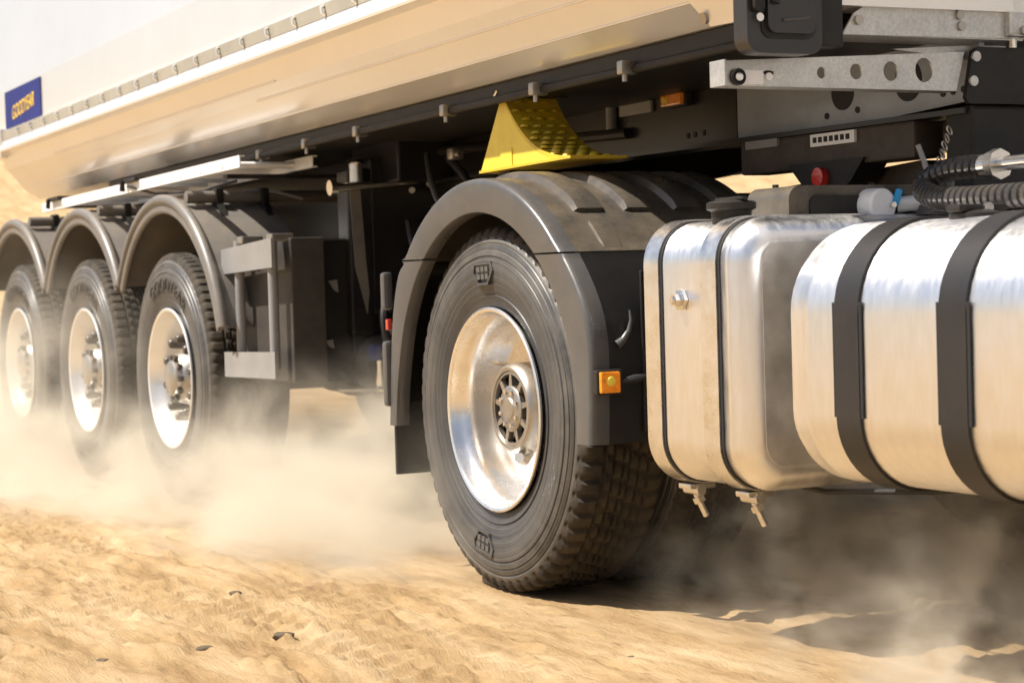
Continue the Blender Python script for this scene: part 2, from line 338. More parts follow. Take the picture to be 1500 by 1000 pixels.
# ------------------------------------------------------------------ wheels
AX = 0.536                                   # axle height = tyre radius
def tyre_mesh(c, wd, lugs, kind, face):
    """tyre with shoulder lugs and cut tread; c centre at outer face plane, wd section width, face = -1 outer side towards -Y"""
    prof = [(0.292, 0.045, 0), (0.300, 0.022, 0), (0.318, 0.017, 0), (0.335, 0.010, 0), (0.337, 0.014, 0), (0.352, 0.008, 0), (0.39, 0.000, 0), (0.425, -0.003, 0),
            (0.445, 0.000, 0), (0.447, 0.004, 0), (0.452, 0.001, 0), (0.466, 0.004, 0), (0.468, 0.008, 0), (0.474, 0.006, 0), (0.484, 0.010, 0), (0.486, 0.014, 0), (0.492, 0.012, 0), (0.500, 0.015, 0),
            (0.506, 0.018, 1), (0.520, 0.022, 1), (0.531, 0.030, 1), (0.535, 0.040, 1), (0.5355, 0.068, 1), (0.536, 0.074, 2), (0.523, 0.077, 3), (0.523, 0.085, 3), (0.536, 0.088, 2)]
    half = wd / 2; ys = 0.088
    nb = 3 if wd > 0.33 else 2
    span = (half - 0.005 - ys)
    for b_ in range(nb):
        y0 = ys + span * b_ / nb; y1 = ys + span * (b_ + 1) / nb
        prof += [(0.536, y0 + 0.003, 4), (0.537, y1 - 0.012, 4), (0.523, y1 - 0.009, 3), (0.523, y1 - 0.001, 3), (0.537, y1, 4)]
    prof += [(r, wd - y, q) for r, y, q in prof[::-1]]
    n = lugs * 6; vs = []
    for k in range(n):
        ph = k % 6; A = 2 * PI * k / n
        for r, y, q in prof:
            rr = r
            if q in (1, 2) and ph in (4, 5): rr = r - (0.013 if q == 2 or r > 0.525 else 0.007) * (0.5 if kind == 'trailer' else 1)
            if q == 4 and (ph + int(y * 60)) % 6 in (0, 5): rr = r - 0.010
            sk = 0.0 if q != 1 else 0.0
            vs.append((c[0] + rr * math.cos(A + sk), c[1] + y * -face, c[2] + rr * math.sin(A + sk)))
    M_ = len(prof); side = []; sf = []
    mb1 = MB(); mb2 = MB(); f1 = []; f2 = []
    for k in range(n):
        for i in range(M_ - 1):
            kk = (k + 1) % n; q = [k * M_ + i, k * M_ + i + 1, kk * M_ + i + 1, kk * M_ + i]
            (f2 if prof[i][2] and prof[i + 1][2] else f1).append(q)
    mb1.add(vs, f1, True); mb2.add(vs, f2, True)
    return mb1, mb2
def strip_unused(mb):
    used = sorted({i for f in mb.f for i in f}); mp_ = {o: i for i, o in enumerate(used)}
    mb.v = [mb.v[i] for i in used]; mb.f = [[mp_[i] for i in f] for f in mb.f]; return mb
def arc_text(mb, txt, c, r, ang, size, y, face, spacing=1.1):
    vs, fs = text_mesh(txt, size, 0, spacing, 0.0016)
    out = []
    for v in vs:
        A = rad(ang) - v.x / r; R_ = r + v.y
        out.append((c[0] + R_ * math.cos(A), c[1] + y - v.z * 1.0, c[2] + R_ * math.sin(A)))
    return mb.add(out, fs)
def wheel_tyre(wh, c, wd, lugs, kind, face=-1):
    a, b = tyre_mesh(c, wd, lugs, kind, face)
    t = strip_unused(a).build('tyre', RUBBER, wh); strip_unused(b).build('tread', TREAD, wh)
    return t
def badge(wh, c, ang, r, s):
    """embossed shield on the sidewall: frame, dark field, three small bars"""
    A = rad(ang); e1 = Vector((-math.sin(A), 0, math.cos(A))) * -1; e2 = Vector((math.cos(A), 0, math.sin(A)))
    o = Vector(c) + e2 * r
    def P(u, v, y): q = o + e1 * u * s + e2 * v * s; return (q.x, c[1] + y, q.z)
    mb = MB(); outer = [(-1.0, 0.55), (1.0, 0.55), (1.15, 0.1), (0.55, -0.6), (-0.55, -0.6), (-1.15, 0.1)]
    n = len(outer); inn = [(u * 0.84, v * 0.80) for u, v in outer]
    vs = [P(u, v, -0.0065) for u, v in outer] + [P(u, v, -0.0065) for u, v in inn] + [P(u, v, 0.006) for u, v in outer] + [P(u, v, 0.003) for u, v in inn]
    fs = []
    for i in range(n):
        j = (i + 1) % n; fs += [[i, j, n + j, n + i], [i, j, 2 * n + j, 2 * n + i], [n + i, n + j, 3 * n + j, 3 * n + i]]
    mb.add(vs, fs); mb.build('shield_emblem', RUBBER, wh)
    mb = MB()
    for u in (-0.45, 0.0, 0.45):
        for v0, v1 in ((0.08, 0.34), (-0.3, -0.04)):
            q = [P(u - 0.17, v0, -0.006), P(u + 0.17, v0, -0.006), P(u + 0.17, v1, -0.006), P(u - 0.17, v1, -0.006)]
            q2 = [(a_, b_ + 0.01, c_) for a_, b_, c_ in q]
            mb.add(q + q2, [[0, 1, 2, 3], [0, 1, 5, 4], [1, 2, 6, 5], [2, 3, 7, 6], [3, 0, 4, 7]])
    mb.build('emblem_lettering', GUARDSIDE, wh)

def drive_wheel(parent, x, y=0.0):
    c = (x, y, AX); wh = empty('wheel', c, parent)
    wheel_tyre(wh, c, 0.305, 62, 'drive')
    badge(wh, c, 92, 0.400, 0.058); badge(wh, c, -99, 0.400, 0.058)
    # two plain flats left and right of the emblem
    prof = [(0.300, 0.012), (0.3005, 0.006), (0.296, 0.003), (0.288, 0.006), (0.284, 0.014), (0.281, 0.03), (0.272, 0.042), (0.262, 0.060), (0.258, 0.085), (0.258, 0.118), (0.249, 0.132), (0.245, 0.150), (0.236, 0.166),
            (0.215, 0.174), (0.17, 0.168), (0.12, 0.160), (0.119, 0.168), (0.20, 0.186), (0.262, 0.19), (0.285, 0.24), (0.295, 0.29)]
    MB().lathe(prof, c, 128).build('rim', RIM, wh)
    HD = 0.036; G_ = 1.13
    MB().lathe([(0.135, 0.168), (0.135, 0.090), (0.131, 0.072), (0.121, 0.063), (0.112, 0.064), (0.109, 0.076)], c, 64).build('hub', HUB, wh)
    cw = c; c = (c[0], c[1] - HD, c[2])
    # hub face: webs between eight openings, centre plate with bolts
    mb = MB(); mb.lathe([(0.1102, 0.112), (0.1102, 0.104), (0.1017, 0.103), (0.1017, 0.118)], c, 64)
    for k in range(9):
        A = 2 * PI * k / 9 + 0.17; e2 = Vector((math.cos(A), 0, math.sin(A))); e1 = Vector((-math.sin(A), 0, math.cos(A))); o = Vector(c)
        q = [o + e2 * 0.0633 - e1 * 0.010, o + e2 * 0.0633 + e1 * 0.010, o + e2 * 0.1051 + e1 * 0.006, o + e2 * 0.1051 - e1 * 0.006]
        a_ = [(v.x, c[1] + 0.105, v.z) for v in q]; b_ = [(v.x, c[1] + 0.122, v.z) for v in q]
        mb.add(a_ + b_, [[0, 1, 2, 3], [0, 1, 5, 4], [1, 2, 6, 5], [2, 3, 7, 6], [3, 0, 4, 7]])
    mb.lathe([(0.0, 0.094), (0.030, 0.094), (0.034, 0.098), (0.0633, 0.100), (0.0678, 0.104), (0.0678, 0.122)], c, 48)
    mb.build('hub_cover', HUB, wh)
    MB().lathe([(0.0, 0.128), (0.1096, 0.128)], c, 40).build('hub_recess', CHASSIS, wh)
    for k in range(8):
        A = 2 * PI * k / 8 + 0.3; p = (c[0] + 0.0520 * math.cos(A), c[1] + 0.101, c[2] + 0.0520 * math.sin(A))
        bolt(MB(), p, 0.0075, 0.009).build('hub_bolt', CHROME, wh)
    c = cw
    MB().tube([(c[0] + 0.03, c[1] + 0.10, c[2] - 0.128), (c[0] + 0.045, c[1] + 0.08, c[2] - 0.148), (c[0] + 0.06, c[1] + 0.06, c[2] - 0.140)], [0.024, 0.020, 0.015], 10).build('hub_drain_plug', HUB, wh)
    MB().tube([(c[0] - 0.15, c[1] + 0.150, c[2] + 0.12), (c[0] - 0.165, c[1] + 0.085, c[2] + 0.13)], 0.006, 8).build('valve_stem', CHROME, wh)
    return wh
def inner_tyre(parent, x, y):
    c = (x, y, AX); wh = empty('inner_wheel', c, parent); wheel_tyre(wh, c, 0.305, 62, 'drive')
    MB().lathe([(0.295, 0.02), (0.27, 0.05), (0.25, 0.1), (0.25, 0.2), (0.27, 0.26), (0.295, 0.29)], c, 64).build('rim', HUB, wh); return wh
def trailer_wheel(parent, x):
    c = (x, 0.0, AX); wh = empty('wheel', c, parent)
    wheel_tyre(wh, c, 0.375, 74, 'trailer')
    mb = MB(); arc_text(mb, 'GOODYEAR', c, 0.375, 84, 0.080, -0.0035, -1, 1.12); mb.build('lettering', LETTER, wh)
    mb = MB(); arc_text(mb, 'GOODYEAR', c, 0.375, 264, 0.080, -0.0035, -1, 1.12); mb.build('lettering', LETTER, wh)
    prof = [(0.300, 0.012), (0.3005, 0.006), (0.296, 0.003), (0.288, 0.006), (0.284, 0.014), (0.280, 0.035), (0.268, 0.055), (0.260, 0.08), (0.258, 0.115), (0.246, 0.135),
            (0.22, 0.138), (0.20, 0.122), (0.18, 0.118), (0.135, 0.118), (0.134, 0.124), (0.19, 0.13), (0.26, 0.16), (0.285, 0.30), (0.295, 0.35)]
    MB().lathe(prof, c, 112).build('rim', TRIM, wh)
    MB().lathe([(0.138, 0.118), (0.125, 0.112), (0.112, 0.08), (0.104, 0.045), (0.092, 0.034), (0.080, 0.034), (0.076, 0.014), (0.066, 0.006), (0.0, 0.004)], c, 48).build('hub', HUB, wh)
    for k in range(10):
        A = 2 * PI * k / 10 + 0.2; p = (c[0] + 0.1675 * math.cos(A), c[1] + 0.119, c[2] + 0.1675 * math.sin(A))
        mb = MB().tube([p, (p[0], p[1] - 0.012, p[2]), (p[0], p[1] - 0.013, p[2]), (p[0], p[1] - 0.075, p[2]), (p[0], p[1] - 0.084, p[2])], [0.029, 0.029, 0.024, 0.021, 0.014], 12)
        mb.build('wheel_nut', NUT, wh)
    for k in range(10):
        A = 2 * PI * k / 10; p = (c[0] + 0.090 * math.cos(A), c[1] + 0.036, c[2] + 0.090 * math.sin(A))
        bolt(MB(), p, 0.013, 0.018).build('hub_bolt', NUT, wh)
    return wh

# ------------------------------------------------------------------ tractor unit
truck = empty('truck', (0, 1.25, 0))
tag(truck, 'tractor unit with polished fuel tanks and a ribbed black mudguard over its driven wheel', 'truck')
W0 = drive_wheel(truck, 0.0); inner_tyre(truck, 0.0, 0.335)
def mirror_wheel(wh, parent, dx=0.0):
    """the same wheel on the other side of the vehicle, turned half round about the vertical"""
    c = wh.copy(); col.objects.link(c); c.parent = parent
    wl = wloc(wh); c.location = Vector((wl.x + dx, 2.5 - wl.y, wl.z)) - wloc(parent); c.rotation_euler = (0, 0, PI)
    for ch in list(wh.children):
        k = ch.copy(); col.objects.link(k); k.parent = c
    return c
mirror_wheel(W0, truck)
inner_tyre(truck, 0.0, 2.165 - 0.305)
# axle
MB().tube([(0, 0.15, AX), (0, 0.62, AX), (0, 0.95, AX), (0, 1.05, AX), (0, 1.25, AX), (0, 1.45, AX), (0, 1.55, AX), (0, 1.88, AX), (0, 2.35, AX)], [0.09, 0.10, 0.10, 0.2, 0.23, 0.2, 0.10, 0.10, 0.09], 20).build('drive_axle', CHASSIS, truck)
# chassis rails
for y in (0.80, 1.62):
    MB().prism([(y, 0.72), (y + 0.08, 0.72), (y + 0.08, 0.73), (y + 0.01, 0.73), (y + 0.01, 0.97), (y + 0.08, 0.97), (y + 0.08, 0.98), (y, 0.98)], 0, -0.85, 4.6).build('chassis_rail', CHASSIS, truck)
for x in (-0.6, 0.6, 1.5, 2.4): MB().box((x, 0.88, 0.76), (x + 0.12, 1.62, 0.94), 0.01).build('crossmember', CHASSIS, truck)
for y in (0.86, 1.60):  # air bellows
    MB().lathe([(0.0, -0.13), (0.10, -0.13), (0.14, -0.08), (0.12, 0.0), (0.14, 0.06), (0.10, 0.13), (0, 0.13)], (-0.30, y, 0.62), 28, ax=2).build('air_spring', RUBSEAL, truck)

# drive mudguard ------------------------------------------------
C2 = (0.0, AX)
outer = [(0.655, 0.472), (0.664, 0.60), (0.669, 0.747), (0.640, 0.835), (0.585, 0.915), (0.523, 0.981)] + arc(C2, 0.676, 41, 140, 26)[1:] + [(-0.560, 0.95), (-0.602, 0.86), (-0.630, 0.74), (-0.648, 0.60), (-0.664, 0.46)]
inner = [(0.570, 0.472)] + arc(C2, 0.574, -4, 150, 40)[1:] + [(-0.53, 0.76), (-0.565, 0.66), (-0.590, 0.56), (-0.603, 0.46)]
def at_z_split(path, front, zc=0.985):
    return path
def chaikin(p, n=2):
    for _ in range(n):
        q = [p[0]]
        for a_, b_ in zip(p, p[1:]): q += [(a_[0] * .75 + b_[0] * .25, a_[1] * .75 + b_[1] * .25), (a_[0] * .25 + b_[0] * .75, a_[1] * .25 + b_[1] * .75)]
        p = q + [p[-1]]
    return p
outer = chaikin(outer); inner = chaikin(inner, 1)
mg = empty('mudguard', (0, 0.3, 1.2), truck)
def band(name, o_pts, i_pts, y0, y1, M, parent, lip=0.012):
    """side band between an outer and an inner curve with a rounded outer edge"""
    n = 48
    def res(p):
        d = [0]
        for a_, b_ in zip(p, p[1:]): d.append(d[-1] + math.dist(a_, b_))
        out = []
        for i in range(n + 1):
            t = d[-1] * i / n; k = max(j for j in range(len(d)) if d[j] <= t + 1e-9); k = min(k, len(p) - 2)
            f_ = (t - d[k]) / max(1e-9, d[k + 1] - d[k]); out.append((p[k][0] + (p[k + 1][0] - p[k][0]) * f_, p[k][1] + (p[k + 1][1] - p[k][1]) * f_))
        return out
    O = res(o_pts); I_ = res(i_pts); vs = []
    for (ox, oz), (ix, iz) in zip(O, I_):
        e = Vector((ox - ix, oz - iz)).normalized()
        row = [(ox, y1, oz), (ox, y0 + 0.017, oz), (ox - e.x * 0.002, y0 + 0.008, oz - e.y * 0.002), (ox - e.x * 0.008, y0 + 0.002, oz - e.y * 0.008), (ox - e.x * 0.015, y0, oz - e.y * 0.015), (ox - e.x * 0.018, y0, oz - e.y * 0.018),
               (ix + e.x * 0.008, y0 + 0.001, iz + e.y * 0.008), (ix + e.x * 0.004, y0 + 0.002, iz + e.y * 0.004), (ix, y0 + 0.008, iz), (ix, y0 + 0.045, iz)]
        vs += row
    k = 10; fs = [[i * k + j, i * k + j + 1, (i + 1) * k + j + 1, (i + 1) * k + j] for i in range(n) for j in range(k - 1)]
    fs += [[i for i in range(k)], [n * k + i for i in range(k)][::-1]]
    return MB().add(vs, fs, True).build(name, M, parent)
def cut(path, cond): return [p for p in path if cond(p)]
J = 0.985
ou_top = [(0.516, J + 0.001)] + [p for p in outer if p[1] > J + 0.004] + [(-0.53, J + 0.001)]
in_top = [(0.357, J + 0.001)] + [p for p in inner if p[1] > J + 0.004] + [(-0.357, J + 0.001)]
band('side_arch', ou_top, in_top, -0.035, 0.02, GUARDSIDE, mg)
band('front_side_panel', [p for p in outer if p[0] > 0 and p[1] < J - 0.003] + [(0.525, J - 0.004)], [p for p in inner if p[0] > 0 and p[1] < J - 0.006] + [(0.361, J - 0.004)], -0.035, 0.02, GUARDSIDE, mg)
band('rear_side_panel', [(-0.533, J - 0.004)] + [p for p in outer if p[0] < 0 and p[1] < J - 0.006], [(-0.361, J - 0.004)] + [p for p in inner if p[0] < 0 and p[1] < J - 0.006], -0.033, 0.02, GUARDSIDE, mg)
# shell over the twin tyres
def shell(name, pts, y0, y1, th_, M, parent):
    n = len(pts); nrm = []
    for i in range(n):
        a_ = Vector(pts[max(i - 1, 0)]); b_ = Vector(pts[min(i + 1, n - 1)]); t = (b_ - a_).normalized(); nrm.append(Vector((t.y, -t.x)))
    inn = [(p[0] - q.x * th_, p[1] - q.y * th_) for p, q in zip(pts, nrm)]
    loop = list(pts) + inn[::-1]
    return MB().prism(loop, 1, y0, y1, True).build(name, M, parent)
shell('top_shell', ou_top, 0.02, 0.66, 0.012, GUARD, mg)
shell('front_panel', [p for p in outer if p[0] > 0 and p[1] < J - 0.003] + [(0.525, J - 0.004)], 0.02, 0.66, 0.012, PANEL, mg)
shell('rear_panel', [(-0.533, J - 0.004)] + [p for p in outer if p[0] < 0 and p[1] < J - 0.006], 0.02, 0.66, 0.012, PANEL, mg)
# raised pads on the crown, each ending in a blunt step, and the narrow straps that run on below them
for y0 in (0.100, 0.262, 0.426, 0.585):
    pts = arc(C2, 0.676, 56.5, 124, 28); k = len(pts); vs = []
    for i, (px, pz) in enumerate(pts):
        e = Vector((px - C2[0], pz - C2[1])).normalized(); h = 0.019 * min(1, (k - 1 - i) / 6) * (0.55 if i == 0 else 1)
        h2 = h
        vs += [(px - e.x * 0.004, y0 - 0.013, pz - e.y * 0.004), (px + e.x * h2 * 0.9, y0 - 0.001, pz + e.y * h2 * 0.9), (px + e.x * h2, y0 + 0.006, pz + e.y * h2),
               (px + e.x * h2, y0 + 0.074, pz + e.y * h2), (px + e.x * h2 * 0.9, y0 + 0.080, pz + e.y * h2 * 0.9), (px - e.x * 0.004, y0 + 0.088, pz - e.y * 0.004)]
    fs = [[i * 6 + j, i * 6 + j + 1, i * 6 + j + 7, i * 6 + j + 6] for i in range(k - 1) for j in range(5)] + [list(range(6))]
    MB().add(vs, fs, True).build('rib', GUARD, mg)
for y0, ln_ in ((0.112, 1), (0.435, 1)):
    a_ = arc(C2, 0.676, 52, 42.5, 4)
    loop = [(p[0] - 0.004, p[1] - 0.004) for p in a_] + [(p[0] + 0.0035, p[1] + 0.004) for p in a_[::-1]]
    MB().prism(loop, 1, y0, y0 + 0.058).build('strap_ridge', GUARD, mg)
# cut-out lip and cable clip on the front panel
MB().tube([(0.668, 0.045, 0.735), (0.672, 0.062, 0.748), (0.676, 0.078, 0.772), (0.678, 0.084, 0.800), (0.674, 0.083, 0.826)], [0.013, 0.010, 0.007, 0.005, 0.003], 10).build('cut_out_lip', GUARDSIDE, mg)
MB().box((0.664, 0.12, 0.50), (0.674, 0.60, 0.93), 0.02).build('inner_panel', PANEL, mg)
fl = MB().box((-0.662, -0.015, 0.30), (-0.648, 0.62, 0.62), 0.004).build('mud_flap', CHASSIS, mg)
for z0, z1 in ((0.83, 0.95), (0.52, 0.73)):
    MB().box((-0.675, -0.045, z0), (-0.640, -0.012, z1), 0.012).build('rear_trim', GUARDSIDE, mg)
MB().box((-0.658, -0.036, 0.765), (-0.640, -0.02, 0.80), 0.004).build('side_reflector', RED, mg)
# amber side marker lamp on its own bracket
lamp = MB().box((0.672, -0.038, 0.606), (0.700, 0.044, 0.672), 0.006).build('marker_lamp', CHASSIS, truck)
MB().box((0.696, -0.031, 0.611), (0.711, 0.028, 0.667), 0.004).build('lens', ORANGE, lamp)
MB().lathe([(0.014, 0), (0.012, 0.004), (0.006, 0.006), (0, 0.006)], (0.711, -0.002, 0.642), 16, ax=0).build('reflector', YEL, lamp)
MB().tube([(0.69, 0.044, 0.64), (0.70, 0.075, 0.645), (0.70, 0.12, 0.65), (0.70, 0.16, 0.66)], [0.006, 0.011, 0.007, 0.006], 8).build('lamp_cable', RUBSEAL, lamp)
MB().tube([(0.70, 0.20, 0.97), (0.715, 0.135, 0.955), (0.72, 0.115, 0.91), (0.72, 0.115, 0.85), (0.72, 0.13, 0.78), (0.72, 0.16, 0.68)], 0.009, 10).build('cable', RUBSEAL, truck)
MB().box((0.69, 0.135, 0.80), (0.74, 0.30, 0.955), 0.02).build('valve_block', CHASSIS, truck)

# fuel tanks ----------------------------------------------------
def tank_body(x0, x1, sec, caps, M):
    """swept rounded section with stepped, rounded ends: caps = [(dx from end, inset), ...]"""
    rings = [(x0 + d, ins) for d, ins in caps] + [(x1 - d, ins) for d, ins in caps[::-1]]
    n = None; vs = []; fs = []
    for x, ins in rings:
        y0, y1, z0, z1, r = sec
        s_ = rrect(y0 + ins, y1 - ins, z0 + ins, z1 - ins, tuple(max(0.012, q - ins) for q in r), 10); n = len(s_)
        vs += [(x, p[0], p[1]) for p in s_]
    for i in range(len(rings) - 1):
        for k in range(n): fs.append([i * n + k, i * n + (k + 1) % n, (i + 1) * n + (k + 1) % n, (i + 1) * n + k])
    mb = MB().add(vs, fs, True)
    return mb, n, len(rings)
def ring(x0, x1, sec, off, th_, y_end=None):
    """strap hugging the section from the inner top round the outside to the inner bottom"""
    y0, y1, z0, z1, r = sec
    s_ = rrect(y0 - off, y1 + off, z0 - off, z1 + off, tuple(q + off for q in r), 12)
    i_ = rrect(y0 - off + th_, y1 + off - th_, z0 - off + th_, z1 + off - th_, tuple(q + off - th_ for q in r), 12)
    n = len(s_); vs = [(x0, *p) for p in s_] + [(x1, *p) for p in s_] + [(x0, *p) for p in i_] + [(x1, *p) for p in i_]; fs = []
    for k in range(n):
        j = (k + 1) % n; fs += [[k, j, n + j, n + k], [k, j, 2 * n + j, 2 * n + k], [n + k, n + j, 3 * n + j, 3 * n + k]]
    return MB().add(vs, fs, True)
SEC1 = (0.0, 0.70, 0.395, 1.045, (0.115, 0.09, 0.09, 0.105))
rt = empty('fuel_tank', (1.09, 0.35, 0.395), truck); rt['label'] = 'small polished rear tank with two bare steel straps'
mb, n, k = tank_body(0.865, 1.325, SEC1, [(0.004, 0.075), (0.0, 0.060), (0.001, 0.046), (0.008, 0.030), (0.020, 0.014), (0.034, 0.005), (0.046, 0.001), (0.050, -0.003), (0.062, -0.003), (0.066, 0.0)], TANK)
mb.build('tank_shell', TANK, rt)
for xe, s_ in ((1.325 - 0.003, 1), (0.865 + 0.003, -1)):
    p = rrect(0.060, 0.640, 0.455, 0.985, 0.055, 8); MB().prism(p, 0, xe - 0.002, xe + 0.0042, True).build('end_plate', TANKEND, rt)
for xs in (0.935, 1.195):
    ring(xs - 0.036, xs + 0.044, SEC1, 0.0035, 0.003).build('strap_liner', RUBSEAL, rt)
    st = ring(xs - 0.034, xs + 0.034, SEC1, 0.008, 0.005).build('strap', STRAPM, rt)
    # T-bolt tensioner under the strap end
    t = MB().box((xs - 0.03, 0.075, 0.372), (xs + 0.028, 0.15, 0.386), 0.003)
    t.tube([(xs - 0.036, 0.105, 0.368), (xs + 0.034, 0.105, 0.368)], 0.013, 10)
    t.tube([(xs, 0.10, 0.376), (xs + 0.005, 0.135, 0.300)], 0.0085, 10); bolt(t, (xs + 0.002, 0.112, 0.352), 0.017, 0.016, (0.06, 0.42, -0.9))
    t.build('strap_tensioner', CHROME, rt)
pl = MB(); pl.lathe([(0.0, -0.034), (0.010, -0.034), (0.012, -0.028), (0.017, -0.028), (0.017, -0.012), (0.027, -0.010), (0.027, -0.001)], (1.068, 0.0, 0.853), 6, ax=1, smooth=False); pl.build('drain_plug', CHROME, rt)
cp = MB().lathe([(0.0, 0.056), (0.028, 0.056), (0.034, 0.052), (0.055, 0.048), (0.061, 0.044), (0.061, 0.030), (0.055, 0.027), (0.050, 0.024), (0.047, -0.02)], (1.135, 0.105, 1.042), 40, ax=2)
cp.box((1.075, 0.095, 1.092), (1.195, 0.115, 1.101), 0.004); cp.build('filler_cap', CHASSIS, rt)

SEC2 = (0.0, 0.70, 0.435, 1.020, (0.165, 0.12, 0.12, 0.20))
ft = empty('fuel_tank', (2.1, 0.35, 0.435), truck); ft['label'] = 'long polished front tank with two black straps'
mb, n, k = tank_body(1.475, 2.85, SEC2, [(0.0, 0.060), (0.002, 0.036), (0.010, 0.026), (0.034, 0.024), (0.040, 0.018), (0.050, 0.004), (0.066, 0.0), (0.10, 0.0), (0.104, -0.002), (0.118, -0.002), (0.122, 0.0)], TANK)
mb.build('tank_shell', TANK, ft)
for xe in (1.478, 2.848):
    MB().prism(rrect(0.055, 0.645, 0.49, 0.965, 0.12, 8), 0, xe - 0.001, xe + 0.001, True).build('end_plate', TANKEND, ft)
for xs in (1.735, 2.085, 2.50):
    ring(xs - 0.042, xs + 0.042, SEC2, 0.008, 0.008).build('strap', BLACKSTRAP, ft)
    MB().box((xs - 0.051, -0.0065, 0.595), (xs + 0.052, -0.0025, 0.845), 0.001).build('strap_pad', RUBSEAL, ft)
# flat bar handle cap with a round button on a polished neck
nk = MB().lathe([(0.052, -0.04), (0.052, 0.028), (0.048, 0.032)], (1.905, 0.215, 0.985), 32, ax=2).build('filler_neck', STRAPM, ft)
cp = MB().lathe([(0.0, 0.050), (0.030, 0.050), (0.050, 0.045), (0.058, 0.042), (0.058, 0.032), (0.048, 0.030)], (1.905, 0.215, 0.985), 32, ax=2)
cp.box((1.882, 0.150, 1.030), (1.928, 0.282, 1.047), 0.007); cp.build('filler_cap', CHASSIS, ft)
bolt(MB(), (1.928, 0.225, 1.038), 0.012, 0.008, (1, 0, 0), 14).build('lock_button', CHROME, ft)
# rod and clip along the top
MB().tube([(1.80, 0.42, 1.03), (2.05, 0.40, 1.055), (2.3, 0.36, 1.06)], 0.006, 8).build('vent_line', CHASSIS, ft)
MB().box((2.02, 0.385, 1.03), (2.06, 0.41, 1.11), 0.004).build('line_clip', CHROME, ft)

# kit behind the tanks: battery box, valve with blue tap, hoses, coupling plate
bb = MB().prism(rrect(0.23, 0.66, 0.95, 1.125, (0.01, 0.01, 0.035, 0.035), 5), 0, 1.02, 1.20, True).build('battery_box', GUARD, truck)
for dx, dy in ((0.04, 0.06), (0.04, 0.17), (0.12, 0.30)): bolt(MB(), (1.02 + dx, 0.23 + dy, 1.124), 0.009, 0.010, (0, 0, 1)).build('lid_bolt', CHASSIS, bb)
MB().prism(rrect(0.29, 0.60, 0.97, 1.10, 0.02, 4), 0, 1.20, 1.206).build('front_cover', CHASSIS, bb)
vv = MB(); vv.lathe([(0.0, 0.058), (0.036, 0.058), (0.042, 0.052), (0.044, 0.0), (0.0, -0.01)], (1.20, 0.475, 1.072), 28, ax=0); vo = vv.build('tap_valve', WHITE, truck)
MB().box((1.256, 0.505, 1.070), (1.270, 0.520, 1.112), 0.004, Matrix.Rotation(rad(-22), 3, 'X')).build('tap_lever', BLUE, vo)
bolt(MB(), (1.258, 0.498, 1.072), 0.008, 0.012, (1, 0, 0)).build('lever_bolt', CHROME, vo)
MB().tube([(1.25, 0.52, 1.072), (1.27, 0.555, 1.076), (1.27, 0.60, 1.068), (1.27, 0.635, 1.052)], 0.020, 12).build('clear_hose', CLEARHOSE, vo)
MB().tube([(1.27, 0.625, 1.057), (1.27, 0.70, 1.03)], 0.027, 12).build('hose_end', CHASSIS, vo)
# corrugated hose: an S of rings
def smooth_path(P, n):
    P = [Vector(p) for p in P]; out = []
    for i in range(len(P) - 1):
        p0 = P[max(i - 1, 0)]; p1 = P[i]; p2 = P[i + 1]; p3 = P[min(i + 2, len(P) - 1)]
        for k in range(n):
            t = k / n; out.append(0.5 * ((2 * p1) + (p2 - p0) * t + (2 * p0 - 5 * p1 + 4 * p2 - p3) * t * t + (3 * p1 - p0 - 3 * p2 + p3) * t ** 3))
    return out + [P[-1]]
path = smooth_path([(1.60, 0.50, 1.147), (1.50, 0.50, 1.147), (1.425, 0.50, 1.134), (1.395, 0.49, 1.112), (1.45, 0.455, 1.090), (1.56, 0.42, 1.074), (1.76, 0.40, 1.068), (2.05, 0.40, 1.07)], 26)
def even_steps(P, step):
    out = [P[0]]; left = step
    for a_, b_ in zip(P, P[1:]):
        d = (b_ - a_).length; t = left
        while t <= d: out.append(a_.lerp(b_, t / d)); t += step
        left = t - d
    return out
path = even_steps(path, 0.0035)
rr = [0.0285 if (i % 7) < 5 else 0.0225 for i in range(len(path))]
MB().tube(path, rr, 16).build('spiral_hose', HOSEM, truck)
MB().tube([(1.585, 0.50, 1.147), (1.66, 0.50, 1.148)], 0.027, 14).tube([(1.635, 0.50, 1.148), (1.66, 0.50, 1.148)], 0.036, 8, smooth=False).tube([(1.65, 0.50, 1.148), (2.0, 0.50, 1.15)], 0.017, 14).build('hose_coupling', CHROME, truck)
# fifth wheel coupling plate and bracket
MB().prism([(0.35, 1.16), (1.0, 1.20), (1.12, 1.16), (1.12, 1.08), (0.75, 1.0), (0.35, 1.0)], 1, 0.80, 1.70).build('fifth_wheel', RUST, truck)
MB().box((0.25, 0.82, 0.98), (0.95, 0.95, 1.10), 0.02).build('coupling_bracket', CHASSIS, truck)
for (x, y) in ((1.28, 0.60), (1.30, 0.65)):
    MB().lathe([(0.016, 0), (0.016, 0.03), (0.011, 0.034), (0.011, 0.065), (0, 0.066)], (x, y, 1.07), 12, ax=2).build('air_fitting', GUARDSIDE, truck)
MB().box((1.24, 0.56, 1.045), (1.34, 0.72, 1.072), 0.006).build('fitting_block', GUARDSIDE, truck)
MB().box((0.95, 0.60, 0.60), (2.6, 0.80, 0.98), 0.02).build('inner_equipment', CHASSIS, truck)
MB().tube([(1.0, 0.30, 0.385), (1.25, 0.28, 0.375), (1.6, 0.32, 0.40), (1.9, 0.45, 0.43)], 0.007, 8).build('bottom_hose', RUBSEAL, truck)
